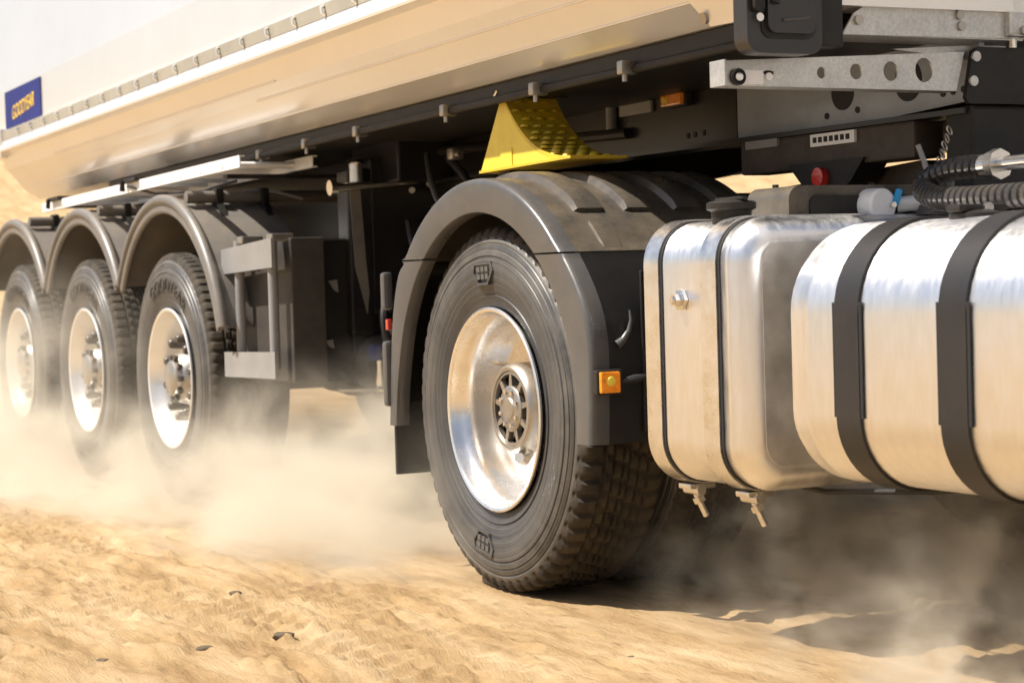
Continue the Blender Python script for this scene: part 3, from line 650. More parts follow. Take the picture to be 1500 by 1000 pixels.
# the other side carries the same kit: mudguard, tanks
f_out = arc(C2, 0.676, -5, 185, 40); f_in = arc(C2, 0.660, -5, 185, 40)
MB().prism(f_out + f_in[::-1], 1, 1.84, 2.53, True).build('mudguard', GUARD, truck)
for x0, x1 in ((0.87, 1.40), (1.50, 2.85)):
    MB().prism(rrect(1.80, 2.50, 0.42, 1.03, 0.12, 6), 0, x0, x1, True).build('fuel_tank', TANK, truck)
MB().box((-0.60, 0.95, 0.62), (2.6, 1.55, 0.97), 0.03).build('gearbox_and_shaft', CHASSIS, truck)
# cab and front axle stand ahead of the picture's edge
cabp = [(2.95, 1.05), (2.95, 3.55), (3.25, 3.75), (4.55, 3.70), (4.95, 2.9), (5.08, 1.9), (5.10, 0.35), (4.45, 0.35), (4.35, 0.75), (4.1, 1.05), (3.6, 1.10), (3.25, 0.85), (3.2, 1.05)]
cb = MB().prism(cabp, 1, 0.0, 2.5).build('cab', CABM, truck)
MB().prism([(3.7, 1.95), (3.7, 2.75), (4.5, 2.75), (4.72, 1.95)], 1, -0.006, 0.01).build('side_window', GLASS, cb)
MB().prism([(3.62, 1.0), (3.62, 2.85), (3.60, 2.85), (3.60, 1.0)], 1, -0.004, 0.01).build('door_seam', CHASSIS, cb)
MB().tube([(4.0, -0.03, 1.75), (4.2, -0.03, 1.75)], 0.015, 8).build('door_handle', CHASSIS, cb)
W1 = drive_wheel(truck, 3.70); mirror_wheel(W1, truck)

# ------------------------------------------------------------------ semi-trailer
trailer = empty('tipper_trailer', (-3.0, 1.25, 0))
tag(trailer, 'cream tipper semi-trailer with three axles, rounded tub and glossy dark frame', 'trailer')
def lift(v): return Vector((v.x, v.y - 0.0053 * (v.x + 3.0), v.z + 0.0141 * (v.x + 3.0)))
XR, XF = -5.95, 1.36
half_sec = [(0.16, 3.30), (0.05, 2.55), (0.0, 2.06), (0.0, 1.728), (0.025, 1.645), (0.062, 1.606), (0.120, 1.535), (0.200, 1.483), (0.50, 1.483), (0.75, 1.484)]
sec = half_sec + [(2.5 - y, z) for y, z in half_sec[::-1]]
tub = MB()
xs = [XR, XF]; n = len(sec)
rear = lambda z: XR - 0.55 * max(0, z - 1.9)
xs = [XR, XF]; tub.add([((rear(p[1]) if x == XR else x), *p) for x in xs for p in sec], [[i, i + 1, n + i + 1, n + i] for i in range(n - 1)])
tub.add([(XF, *p) for p in sec], [list(range(n))]); tub.add([(rear(p[1]), *p) for p in sec], [list(range(n))[::-1]])
tubo = tub.build('tub', TUB, trailer, xf=lift)
# ledge rail, strip with tarp hooks, rear post, front corner plate
MB().prism([(-0.012, 1.845), (0.004, 1.845), (0.004, 1.722), (-0.044, 1.730), (-0.046, 1.738), (-0.020, 1.790), (-0.012, 1.794)], 0, XR + 0.12, XF - 0.02).build('side_rail', TUB, trailer, xf=lift)
stp = MB().box((XR + 0.14, -0.020, 1.792), (XF - 0.03, -0.0125, 1.841), 0.001).build('hook_strip', STRIPM, trailer, xf=lift)
x = -5.45
while x < 1.3:
    MB().tube([(x, -0.021, 1.832), (x + 0.010, -0.036, 1.824), (x + 0.016, -0.036, 1.806), (x + 0.012, -0.021, 1.800)], 0.006, 6).build('tarp_hook', HOOK, stp, xf=lift)
    x += 0.272
MB().box((XR - 0.06, -0.035, 1.70), (XR + 0.13, 0.03, 1.86), 0.01).build('rear_latch_post', TUB, trailer, xf=lift)
def on_facet(v): return Vector((v.x - 0.45 * (1.70 - v.z), v.y + 0.03 + 0.60 * (1.70 - v.z), v.z))
MB().prism([(0.98, 1.66), (1.115, 1.528), (1.29, 1.525), (1.40, 1.66)], 1, -0.010, 0.0).build('corner_plate', TUB, trailer, xf=on_facet)
for p in ((1.02, -0.010, 1.625), (1.105, -0.010, 1.548), (1.265, -0.010, 1.575)): bolt(MB(), p, 0.013, 0.010, (0, -1, 0), 12).build('plate_bolt', HUB, trailer, xf=on_facet)
for xa, xb, q in ((-4.9, -1.7, (0.023, 1.648)), (-2.0, 1.2, (0.060, 1.608)), (-5.7, 1.3, (0.118, 1.538))):
    MB().tube([(xa, q[0], q[1]), (xb, q[0], q[1])], 0.0045, 6).build('weld_seam', TUB, trailer, xf=lift)
# flag
MB().box((-5.80, -0.006, 1.853), (-5.02, -0.002, 2.052), 0.0).build('flag_decal', FLAGB, trailer, xf=lift)
vs_, fs_ = text_mesh('GOODYEAR', 0.105, 0.25, 0.95, 0.001)
MB().add([(-5.40 + v.x * 0.86, -0.0068 - v.z, 1.905 + v.y + 0.06 * v.x) for v in vs_], fs_).build('flag_lettering', FLAGY, trailer, xf=lift)
# dark sheet added under the tub, standing in for shade on its underside
MB().box((-4.6, 0.215, 1.435), (1.24, 0.85, 1.4815), 0.004).build('underside_shade', CHASSIS, trailer, xf=lift)
# main frame
for y0, y1 in ((0.75, 0.77), (1.73, 1.75)):
    MB().prism([(-6.0, 1.55), (-6.0, 1.10), (-2.6, 1.10), (-2.1, 1.25), (-1.0, 1.31), (0.21, 1.312), (0.21, 1.575), (-2.5, 1.585)], 1, y0, y1).build('frame_beam', FRAME, trailer)
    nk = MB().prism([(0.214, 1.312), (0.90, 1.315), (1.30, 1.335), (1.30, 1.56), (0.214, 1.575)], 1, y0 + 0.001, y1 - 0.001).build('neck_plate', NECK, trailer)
for y in (0.70, 1.70):
    MB().box((-2.4, y, 1.298), (1.29, y + 0.11, 1.312), 0.0).build('lower_flange', FRAME, trailer)
neck_holes = [(0.735, 1.405, 0.050), (1.02, 1.408, 0.055)]
for x, z, r in neck_holes: MB().lathe([(0, 0), (r, 0), (r, 0.006)], (x, 0.748, z), 28).build('lightening_hole', RUBSEAL, trailer)
for x, z in ((1.16, 1.36), (1.20, 1.362), (1.24, 1.364), (0.86, 1.52), (0.88, 1.50), (0.98, 1.52), (0.965, 1.50), (0.66, 1.345), (0.80, 1.35), (-0.06, 1.345), (-0.02, 1.346), (0.03, 1.348)):
    MB().lathe([(0, 0), (0.009, 0), (0.009, 0.004)], (x, 0.7475, z), 12).build('bolt_hole', RUBSEAL, trailer)
for x in (-5.2, -3.7, -2.3, -0.8, 0.6): MB().box((x, 0.77, 1.2 if x < -2.2 else 1.36), (x + 0.1, 1.73, 1.52), 0.01).build('frame_crossmember', FRAME, trailer)
MB().box((-2.2, 0.52, 1.30), (-1.75, 0.75, 1.55), 0.01).build('outrigger', FRAME, trailer)
MB().box((-5.9, 0.35, 1.18), (-5.5, 2.15, 1.36), 0.015).build('rear_crossmember', CHASSIS, trailer)
# air pipe along the frame with clamps
pipe = [(-3.6, 0.19, 1.425), (-2.6, 0.19, 1.428), (-1.6, 0.19, 1.430), (-0.8, 0.20, 1.430), (0.2, 0.21, 1.428), (1.1, 0.22, 1.425)]
pp = MB().tube(smooth_path(pipe, 6), 0.013, 10).build('air_pipe', CHASSIS, trailer, xf=lift)
for x in (-2.35, -1.85, -1.35, -0.62, 0.0, 0.52): MB().box((x, 0.172, 1.412), (x + 0.03, 0.225, 1.450), 0.006).tube([(x + 0.015, 0.19, 1.415), (x + 0.015, 0.19, 1.393)], 0.008, 8).build('pipe_clamp', HUB, pp, xf=lift)
MB().tube([(-1.9, 0.70, 1.42), (-1.2, 0.72, 1.40), (-0.4, 0.735, 1.38)], 0.018, 8).build('brake_line', CHASSIS, trailer)
# marker lamp, reflective plate, tube on the frame
lm = MB().box((-0.165, 0.722, 1.437), (-0.025, 0.75, 1.482), 0.006).build('marker_lamp', CHASSIS, trailer)
MB().box((-0.155, 0.708, 1.441), (-0.035, 0.724, 1.478), 0.006).build('lens', ORANGE, lm)
MB().lathe([(0.014, 0), (0.010, -0.006), (0, -0.008)], (-0.125, 0.708, 1.459), 14).build('reflector', YEL, lm)
MB().box((-0.46, 0.738, 1.437), (-0.26, 0.749, 1.474), 0.002).build('reflector_plate', GREYPLATE, trailer)
MB().tube([(-0.50, 0.73, 1.40), (-0.50, 0.73, 1.49)], 0.016, 12).build('pipe_stub', GREYPLATE, trailer)
MB().box((0.34, 0.69, 1.272), (0.50, 0.70, 1.296), 0.001).build('rating_plate', GREYPLATE, trailer)
pt = MB().box((0.66, 0.69, 1.258), (0.86, 0.70, 1.292), 0.001, None).build('type_plate', WHITE, trailer)
MB().box((0.30, 0.70, 1.20), (1.10, 0.80, 1.297), 0.008).build('kingpin_plate', RUST, trailer)
for i in range(7): MB().box((0.675 + i * 0.025, 0.688, 1.268), (0.690 + i * 0.025, 0.6905, 1.283), 0.0).build('plate_mark', CHASSIS, pt)
lk = MB().prism([(0.55, 1.215), (0.90, 1.215), (0.84, 1.155), (0.78, 1.125), (0.68, 1.125), (0.61, 1.16)], 1, 0.69, 0.78).build('lock_bracket', CHASSIS, trailer)
MB().lathe([(0.026, 0), (0.026, -0.02), (0.0, -0.022)], (0.715, 0.69, 1.172), 18).build('red_button', RED, lk)
# toolbox on galvanised brackets at the trailer's front
tb = MB().prism(rrect(-0.025, 0.185, 1.418, 1.95, 0.035, 6), 0, 1.36, 1.415, True).build('toolbox', BOXBLACK, trailer)
MB().prism(rrect(0.012, 0.165, 1.452, 1.90, 0.026, 6), 0, 1.415, 1.419, True).build('lid_gasket', RUBSEAL, tb)
MB().prism(rrect(0.022, 0.155, 1.463, 1.88, 0.022, 6), 0, 1.419, 1.432, True).build('lid', BOXBLACK, tb)
MB().tube([(1.434, 0.062, 1.492), (1.434, 0.135, 1.500)], 0.004, 8).build('lid_ridge', GUARDSIDE, tb)
MB().tube([(1.415, 0.003, 1.498), (1.428, 0.003, 1.498)], 0.010, 12).build('lid_catch', CHROME, tb)
MB().prism(rrect(-0.012, 0.016, 1.51, 1.60, 0.013, 5), 0, 1.415, 1.43).build('lock_cover', CHASSIS, tb)
MB().tube([(1.437, 0.040, 1.53), (1.439, 0.062, 1.62)], 0.010, 8).build('pull_handle', RUBSEAL, tb)
MB().box((1.345, 0.187, 1.44), (1.395, 0.262, 1.95), 0.006).build('side_wall', CHASSIS, tb)
gb = MB().prism([(0.30, 1.478), (0.335, 1.53), (0.46, 1.60), (0.90, 1.66), (0.865, 1.482)], 0, 1.335, 1.341).build('mounting_plate', GALV, trailer)
MB().prism([(1.335, 1.478), (1.265, 1.470), (1.265, 1.475), (1.335, 1.484)], 1, 0.30, 0.865).build('plate_flange', GALV, gb)
MB().box((1.25, 0.80, 1.484), (1.36, 0.872, 1.66), 0.012).build('plate_corner', GALV, gb)
for p in ((1.341, 0.345, 1.513), (1.341, 0.66, 1.508), (1.36, 0.845, 1.50), (1.341, 0.655, 1.535)): bolt(MB(), p, 0.012, 0.008, (1, 0, 0), 10).build('plate_bolt', HUB, gb)
MB().prism([(0.50, 1.455), (0.86, 1.478), (0.86, 1.43), (0.78, 1.43)], 0, 1.27, 1.276).build('gusset', GALV, gb)
# perforated arm: C-section with round holes, built as a plate with real openings
def plate_with_holes(out, holes, x0, x1):
    bm = bmesh.new()
    def loop(pts):
        vs = [bm.verts.new((x0, *p)) for p in pts]; return [bm.edges.new((vs[i], vs[(i + 1) % len(vs)])) for i in range(len(vs))]
    ed = loop(out)
    for cy, cz, ry, rz in holes: ed += loop([(cy + ry * math.cos(2 * PI * k / 24), cz + rz * math.sin(2 * PI * k / 24)) for k in range(24)])
    bmesh.ops.triangle_fill(bm, use_beauty=True, use_dissolve=False, edges=ed)
    r = bmesh.ops.extrude_face_region(bm, geom=bm.faces[:]); 
    for v in r['geom']:
        if isinstance(v, bmesh.types.BMVert): v.co.x = x1
    bm.verts.index_update()
    mb = MB().add([v.co.copy() for v in bm.verts], [[v.index for v in f.verts] for f in bm.faces]); bm.free(); return mb
arm = plate_with_holes([(-0.012, 1.354), (0.674, 1.352), (0.702, 1.450), (-0.014, 1.412)],
                       [(0.262, 1.389, 0.013, 0.014), (0.365, 1.394, 0.018, 0.019), (0.470, 1.397, 0.022, 0.024), (0.573, 1.402, 0.027, 0.030), (0.110, 1.386, 0.017, 0.006)], 1.297, 1.303).build('perforated_arm', GALV, trailer)
MB().prism([(-0.014, 1.412), (0.702, 1.450), (0.702, 1.446), (-0.014, 1.408)], 0, 1.24, 1.298).build('arm_top_flange', GALV, arm)
MB().prism([(-0.012, 1.354), (0.674, 1.352), (0.674, 1.356), (-0.012, 1.358)], 0, 1.24, 1.298).build('arm_bottom_flange', GALV, arm)
MB().box((1.24, -0.016, 1.354), (1.304, -0.010, 1.415), 0.001).build('arm_end', GALV, arm)
MB().lathe([(0.020, 0), (0.020, 0.010), (0.016, 0.012), (0.014, 0.008), (0.0, 0.006)], (1.303, 0.018, 1.374), 24, ax=0).build('end_lamp', CHASSIS, arm)
MB().lathe([(0.013, 0), (0.010, 0.006), (0.0, 0.008)], (1.310, 0.018, 1.374), 18, ax=0).build('lamp_lens', CHROME, arm)
MB().box((1.302, 0.035, 1.358), (1.306, 0.092, 1.391), 0.001).build('white_sticker', WHITE, arm)
bolt(MB(), (1.303, 0.108 - 0.0, 1.377), 0.009, 0.005, (1, 0, 0), 14).build('arm_bolt', WHITE, arm)
bp = MB().prism([(0.69, 1.335), (0.715, 1.452), (0.735, 1.462), (1.75, 1.462), (1.75, 1.32), (0.70, 1.32)], 0, 1.306, 1.32).build('front_crossmember', CHASSIS, trailer)
for p in ((1.32, 0.722, 1.437), (1.32, 0.712, 1.376)): bolt(MB(), p, 0.013, 0.007, (1, 0, 0), 14).build('plate_bolt', GALV, bp)
MB().box((1.20, 0.72, 1.10), (1.305, 1.80, 1.318), 0.01).build('lower_crossmember', CHASSIS, trailer)
MB().tube([(1.33, 0.835, 1.46), (1.33, 0.835, 1.485)], 0.010, 8).tube([(1.33, 0.835, 1.483), (1.33, 0.835, 1.498)], 0.019, 8).build('stud', CHROME, bp)
MB().box((0.2, 0.85, 1.30), (1.2, 1.65, 1.56), 0.02).build('front_housing', CHASSIS, trailer)
# chain hanging from the crossmember
lastc = empty('chain', (1.26, 0.62, 1.20), trailer)
for i in range(7):
    t = i / 6; cx, cy, cz = 1.28, 0.668 - 0.05 * t, 1.255 - 0.115 * t; pts = []
    for k in range(13):
        A = 2 * PI * k / 12; u, v = 0.012 * math.cos(A), 0.006 * math.sin(A)
        pts.append((cx + (v if i % 2 else 0), cy + u * -0.38 + (0 if i % 2 else v), cz + u * 0.92))
    MB().tube(pts, 0.0024, 6, cap=False).build('chain_link', HUB, lastc)
MB().tube([(1.27, 0.575, 1.22), (1.28, 0.585, 1.18), (1.28, 0.60, 1.13)], 0.007, 8).build('release_cord', GREYPLATE, trailer)

# running gear
trailer_wheel(trailer, -3.05)
W3 = [o for o in trailer.children if o.name.startswith('wheel')][0]
for dx in (-1.31, -2.62):
    o = copy_tree(W3, trailer, (dx, 0, 0))
for dx in (0, -1.31, -2.62): mirror_wheel(W3, trailer, dx)
for x in (-3.05, -4.36, -5.67):
    MB().tube([(x, 0.12, AX), (x, 2.38, AX)], 0.075, 16).build('trailer_axle', CHASSIS, trailer)
    MB().box((x - 0.1, 0.55, 0.62), (x + 0.1, 0.72, 1.12), 0.02).build('suspension_hanger', CHASSIS, trailer)
    MB().lathe([(0, -0.15), (0.12, -0.15), (0.15, -0.08), (0.13, 0.0), (0.15, 0.08), (0.11, 0.15)], (x - 0.35, 0.70, 0.78), 24, ax=2).build('air_spring', RUBSEAL, trailer)
    a1 = 17 if x > -3.1 else 32
    pts = arc((x, AX), 0.765, a1, 148, 40); inn = arc((x, AX), 0.752, a1, 148, 40)
    g = MB().prism(pts + inn[::-1], 1, 0.004, 0.40, True).build('mudguard', TGUARD, trailer)
    lipp = [(p[0], 0.0, p[1]) for p in arc((x, AX), 0.760, a1, 148, 44)]; MB().tube(lipp, 0.024, 10).build('edge_bead', TGUARD, g)
    lipp = [(p[0], 0.0, p[1]) for p in arc((x, AX), 0.715, a1, 148, 44)]; MB().tube(lipp, 0.013, 8).build('inner_bead', TGUARD, g)
    pts = arc((x, AX), 0.752, a1, 148, 40); inn = arc((x, AX), 0.715, a1, 148, 40)
    MB().prism(pts + inn[::-1], 1, -0.012, 0.004).build('side_web', TGUARD, g)
    xt = x + 0.26
    MB().tube([(xt, 0.02, 1.295), (xt, 0.78, 1.295)], 0.026, 14).build('support_tube', TGUARD, g)
    for yy in (0.14, 0.34):
        MB().box((xt - 0.035, yy, 1.262), (xt + 0.035, yy + 0.035, 1.332), 0.008).prism([(xt - 0.03, 1.265), (xt + 0.04, 1.265), (xt + 0.22, 1.10), (xt + 0.10, 1.15)], 1, yy + 0.004, yy + 0.03).build('guard_clamp', CHASSIS, g)
    MB().tube([(xt - 0.12, 0.22, 1.28), (xt - 0.04, 0.30, 1.325), (xt + 0.04, 0.40, 1.315), (xt + 0.10, 0.50, 1.28)], 0.007, 6).build('guard_cable', GREYPLATE, g)
for x in (-3.72, -5.02):
    lm = MB().box((x, 0.20, 1.20), (x + 0.05, 0.30, 1.25), 0.004).build('side_lamp', CHASSIS, trailer); MB().box((x + 0.045, 0.19, 1.205), (x + 0.075, 0.29, 1.262), 0.012).build('lens', ORANGE, lm)
for x in (-3.05, -4.36, -5.67):
    pts = arc((x, AX), 0.765, 15, 165, 30); inn = arc((x, AX), 0.752, 15, 165, 30)
    MB().prism(pts + inn[::-1], 1, 2.10, 2.5, True).build('mudguard', TGUARD, trailer)
MB().box((-2.4, 1.9, 0.55), (-1.3, 2.48, 1.2), 0.02).build('pallet_box', CHASSIS, trailer)
MB().box((-2.2, 0.95, 0.62), (-0.75, 1.6, 1.20), 0.03).build('hydraulic_housing', CHASSIS, trailer)
# side rack: two plates on two tubes, dark locker behind it, landing leg with crank
rk = empty('side_rack', (-2.17, 0.05, 0.8), trailer)
for z0, z1, s_ in ((0.972, 1.068, 0.03), (0.562, 0.658, 0.010)):
    MB().prism([(-2.45, z0 - 0.003), (-1.882, z0 + s_ * 0.5), (-1.882, z1 + s_), (-2.45, z1)], 1, 0.046, 0.06).build('rack_plate', GREYPLATE, rk)
for x in (-2.32, -1.95): MB().tube([(x, 0.075, 0.60), (x, 0.075, 1.10)], 0.020, 12).build('rack_tube', GREYPLATE, rk)
for x in (-2.30, -1.97): MB().box((x, 0.06, 1.085), (x + 0.06, 0.15, 1.115), 0.006).build('rack_foot', HUB, rk)
lc = MB().box((-2.46, 0.125, 0.548), (-1.885, 0.262, 1.098), 0.006).build('locker', DARKBOX, trailer)
l2 = MB().box((-2.30, 0.262, 0.54), (-1.95, 0.52, 1.088), 0.006).build('rear_locker', CHASSIS, trailer)
MB().box((-1.96, 0.262, 1.086), (-1.93, 0.52, 1.092), 0.0).build('lid_edge', CHROME, l2)
MB().tube([(-1.95, 0.40, 1.09), (-1.95, 0.40, 1.115)], 0.010, 8).tube([(-1.95, 0.385, 1.118), (-1.95, 0.425, 1.124)], 0.008, 8).build('lid_catch', CHROME, l2)
for y, z, h in ((0.30, 0.93, 0.045), (0.275, 0.70, 0.03)): MB().prism([(y, z), (y + 0.035, z + 0.004), (y + 0.040, z - h), (y + 0.022, z - h * 0.8)], 0, -1.95, -1.944).build('locker_latch', GREYPLATE, l2)
at_ = MB().tube([(-2.4, 0.50, 0.60), (-2.38, 0.50, 0.60), (-1.90, 0.50, 0.60), (-1.86, 0.50, 0.60)], [0.08, 0.12, 0.12, 0.08], 28).build('air_tank', CHASSIS, trailer)
lg = empty('landing_leg', (-1.95, 0.55, 0.9), trailer)
MB().box((-2.02, 0.375, 0.72), (-1.905, 0.475, 1.36), 0.012).build('outer_tube', FRAME, lg)
MB().box((-2.0, 0.385, 0.52), (-1.92, 0.465, 0.73), 0.006).build('inner_tube', CHASSIS, lg)
MB().prism([(0.380, 1.28), (0.425, 1.28), (0.440, 1.0), (0.450, 0.88), (0.440, 0.80), (0.395, 0.98)], 0, -1.905, -1.899).build('leg_face', TGUARD, lg)
MB().lathe([(0, -0.02), (0.05, -0.015), (0.09, 0.0), (0.09, 0.012), (0, 0.012)], (-1.96, 0.425, 0.50), 20, ax=2).build('foot', HUB, lg)
MB().tube([(-1.90, 0.41, 1.30), (-1.90, 0.41, 1.375), (-1.90, 0.41, 1.38), (-1.90, 0.41, 1.395)], [0.028, 0.028, 0.04, 0.025], 14).build('gear_cap', CHROME, lg)
MB().tube([(-1.87, 0.29, 1.283), (-1.87, 0.40, 1.290), (-1.87, 0.65, 1.303)], [0.020, 0.016, 0.007], 12).tube([(-1.87, 0.285, 1.283), (-1.87, 0.31, 1.284)], 0.030, 12).build('crank_shaft', CHROME, lg)
for (y, z, r) in ((0.70, 1.30, 0.018), (0.72, 1.20, 0.018), (0.71, 1.12, 0.016), (0.62, 1.27, 0.012)): bolt(MB(), (-1.85, y, z), r, 0.03, (1, -0.4, 0), 10).build('leg_bolt', HUB, lg)
MB().box((-2.1, 0.476, 0.80), (-1.92, 0.85, 1.40), 0.01).build('leg_mount', FRAME, lg)
for i, pth in enumerate(([(-1.7, 0.62, 1.40), (-1.5, 0.55, 1.25), (-1.3, 0.55, 1.05), (-1.25, 0.62, 0.85)], [(-1.6, 0.66, 1.38), (-1.35, 0.60, 1.30), (-1.1, 0.60, 1.12), (-0.95, 0.68, 0.98)],
                         [(-1.85, 0.60, 1.15), (-1.6, 0.52, 1.00), (-1.4, 0.55, 0.80), (-1.2, 0.7, 0.75)], [(-1.8, 0.5, 0.95), (-1.7, 0.42, 0.80), (-1.72, 0.44, 0.66), (-1.8, 0.46, 0.64)])):
    MB().tube(smooth_path(pth, 8), 0.012 + 0.003 * (i % 2), 8).build('air_hose', RUBSEAL if i % 2 else GUARDSIDE, trailer)
for (x, y, z) in ((-1.45, 0.58, 1.36), (-1.30, 0.60, 1.22), (-1.15, 0.60, 1.30), (-1.40, 0.58, 1.10), (-1.2, 0.62, 0.98), (-1.55, 0.55, 0.88)):
    MB().box((x, y, z), (x + 0.05, y + 0.05, z + 0.045), 0.010).tube([(x + 0.05, y + 0.02, z + 0.02), (x + 0.08, y + 0.02, z + 0.02)], 0.012, 8).build('hose_fitting', HUB, trailer)
vb = MB().box((-1.86, 0.42, 0.62), (-1.82, 0.50, 0.68), 0.006).build('drain_valve', FLAGB, trailer)
MB().tube([(-1.84, 0.46, 0.62), (-1.84, 0.46, 0.52)], 0.02, 10).tube([(-1.83, 0.44, 0.51), (-1.83, 0.50, 0.51)], 0.013, 8).tube([(-1.82, 0.52, 0.66), (-1.82, 0.56, 0.64)], 0.025, 10).build('valve_fitting', CHROME, vb)
MB().box((-2.9, 0.75, 0.75), (-2.0, 1.75, 1.15), 0.02).build('equipment_box', CHASSIS, trailer)

# ladder stowed under the tub's edge
ladder = empty('ladder', (-3.6, 0.17, 1.39)); tag(ladder, 'bright aluminium ladder stowed flat under the rim of the cream tub', 'ladder')
for y in (0.015, 0.315):
    MB().prism([(y, 1.364), (y + 0.022, 1.364), (y + 0.022, 1.369), (y + 0.005, 1.369), (y + 0.005, 1.405), (y + 0.022, 1.405), (y + 0.022, 1.410), (y, 1.410)], 0, -5.15, -2.10).build('stile', ALU, ladder, xf=lift)
x = -5.0
while x < -2.2:
    MB().tube([(x, 0.012, 1.387), (x, 0.33, 1.387)], 0.014, 10).build('rung', ALU, ladder, xf=lift); x += 0.27
for x in (-4.95, -3.62):
    c_ = MB().box((x, -0.006, 1.405), (x + 0.20, 0.36, 1.425), 0.004).build('stowage_strap', CHASSIS, ladder, xf=lift)
    MB().tube([(x + 0.02, -0.008, 1.418), (x + 0.02, -0.012, 1.37)], 0.012, 8).build('strap_hook', CHASSIS, ladder, xf=lift)
MB().tube([(-3.55, 0.0, 1.39), (-3.3, 0.05, 1.34), (-3.0, 0.16, 1.33), (-2.8, 0.25, 1.36)], 0.006, 6).build('tie_cord', CHASSIS, ladder, xf=lift)
for x in (-4.9, -2.35): MB().box((x, 0.03, 1.345), (x + 0.05, 0.75, 1.362), 0.003).build('ladder_bracket', CHASSIS, trailer)

# wheel chock
chock = empty('wheel_chock', (-0.2, 0.3, 1.25)); tag(chock, 'yellow plastic wheel chock wired to the trailer frame above the ribbed mudguard', 'wheel chock')
def chock_build():
    y0, y1 = 0.215, 0.395
    A = Vector((-0.281, 1.487)); B = Vector((-0.441, 1.256)); Cc = Vector((0.139, 1.266))
    curve = []
    for i in range(15):
        t = i / 14; q = A.lerp(Cc, t); bow = 4 * t * (1 - t) * 0.062; q = q + Vector((-0.42, -0.9)) * bow; curve.append((q.x, q.y))
    side = curve + [(B.x, B.y)]
    MB().prism(side, 1, y0, y0 + 0.006).build('side_wall', YEL, chock); MB().prism(side, 1, y1 - 0.006, y1).build('side_wall', YEL, chock)
    th_ = 0.006; up_ = [(p[0] + 0.002, p[1] + 0.004) for p in curve]
    MB().prism(up_ + [(p[0] - th_ * 0.4, p[1] - th_) for p in curve[::-1]], 1, y0 - 0.001, y1 + 0.001, True).build('tread_face', YELD, chock)
    MB().prism([(B.x, B.y), (A.x, A.y), (A.x + 0.006, A.y), (B.x + 0.008, B.y)], 1, y0 + 0.006, y1 - 0.006).build('back_wall', YEL, chock)
    MB().prism([(B.x, B.y - 0.004), (Cc.x + 0.012, Cc.y - 0.004), (Cc.x + 0.012, Cc.y + 0.004), (B.x, B.y + 0.004)], 1, y0 - 0.006, y1 + 0.006).build('base', YELD, chock)
    for k in range(1, 13):
        t0 = k / 13.5; i0 = t0 * 14; i = int(i0); f_ = i0 - i; x_ = up_[i][0] * (1 - f_) + up_[min(14, i + 1)][0] * f_; z_ = up_[i][1] * (1 - f_) + up_[min(14, i + 1)][1] * f_
        for j in range(4):
            yy = y0 + 0.022 + j * 0.045 + (0.022 if k % 2 else 0)
            if yy + 0.01 > y1: continue
            MB().lathe([(0.019, -0.002), (0.013, 0.006), (0.0, 0.007)], (x_, yy, z_), 8, ax=2).build('grip_stud', YELD, chock)
    MB().box((-0.296, y0 - 0.004, 1.262), (-0.221, y0 + 0.002, 1.318), 0.002).build('pocket', YEL, chock)
    MB().tube([(-0.296, y0 - 0.01, 1.50), (-0.266, y0 + 0.06, 1.489), (-0.216, y0 + 0.12, 1.479), (-0.186, y0 + 0.18, 1.473)], 0.004, 6).build('retaining_wire', CHASSIS, chock)
    MB().tube([(-0.306, y0 - 0.01, 1.48), (-0.286, y0 - 0.012, 1.495), (-0.28, y0 + 0.03, 1.505)], 0.009, 8).build('hanger_clip', CHROME, chock)
chock_build()
MB().box((-0.37, 0.24, 1.238), (-0.29, 0.76, 1.251), 0.002).build('chock_tray', CHASSIS, trailer)

# ------------------------------------------------------------------ clods lying on the sand
def clod(px, py, s, seed):
    r = np.random.default_rng(seed); bm = bmesh.new(); bmesh.ops.create_icosphere(bm, subdivisions=2, radius=1)
    for v in bm.verts:
        v.co *= 0.86 + 0.24 * r.random(); v.co = Vector((v.co.x * s * 1.5, v.co.y * s, v.co.z * s * 0.6))
    mb = MB(); bm.verts.index_update(); z = float(ground_height(np.array([px]), np.array([py]))[0])
    o = empty
    mb.add([v.co for v in bm.verts], [[v.index for v in f.verts] for f in bm.faces], True); bm.free()
    ob = mb.build('clod', CLODM); ob.location = (px, py, z - s * 0.08); ob.rotation_euler = (0, 0, 1.1 + r.random() * 0.5)
    return tag(ob, 'small dark clod of earth lying on the churned sand', 'clod', 'clods on the sand')
CLODM = mat('dark_clod', (0.045, 0.030, 0.018), 0.9, dust=0.3, bump=0.5, bscale=90)

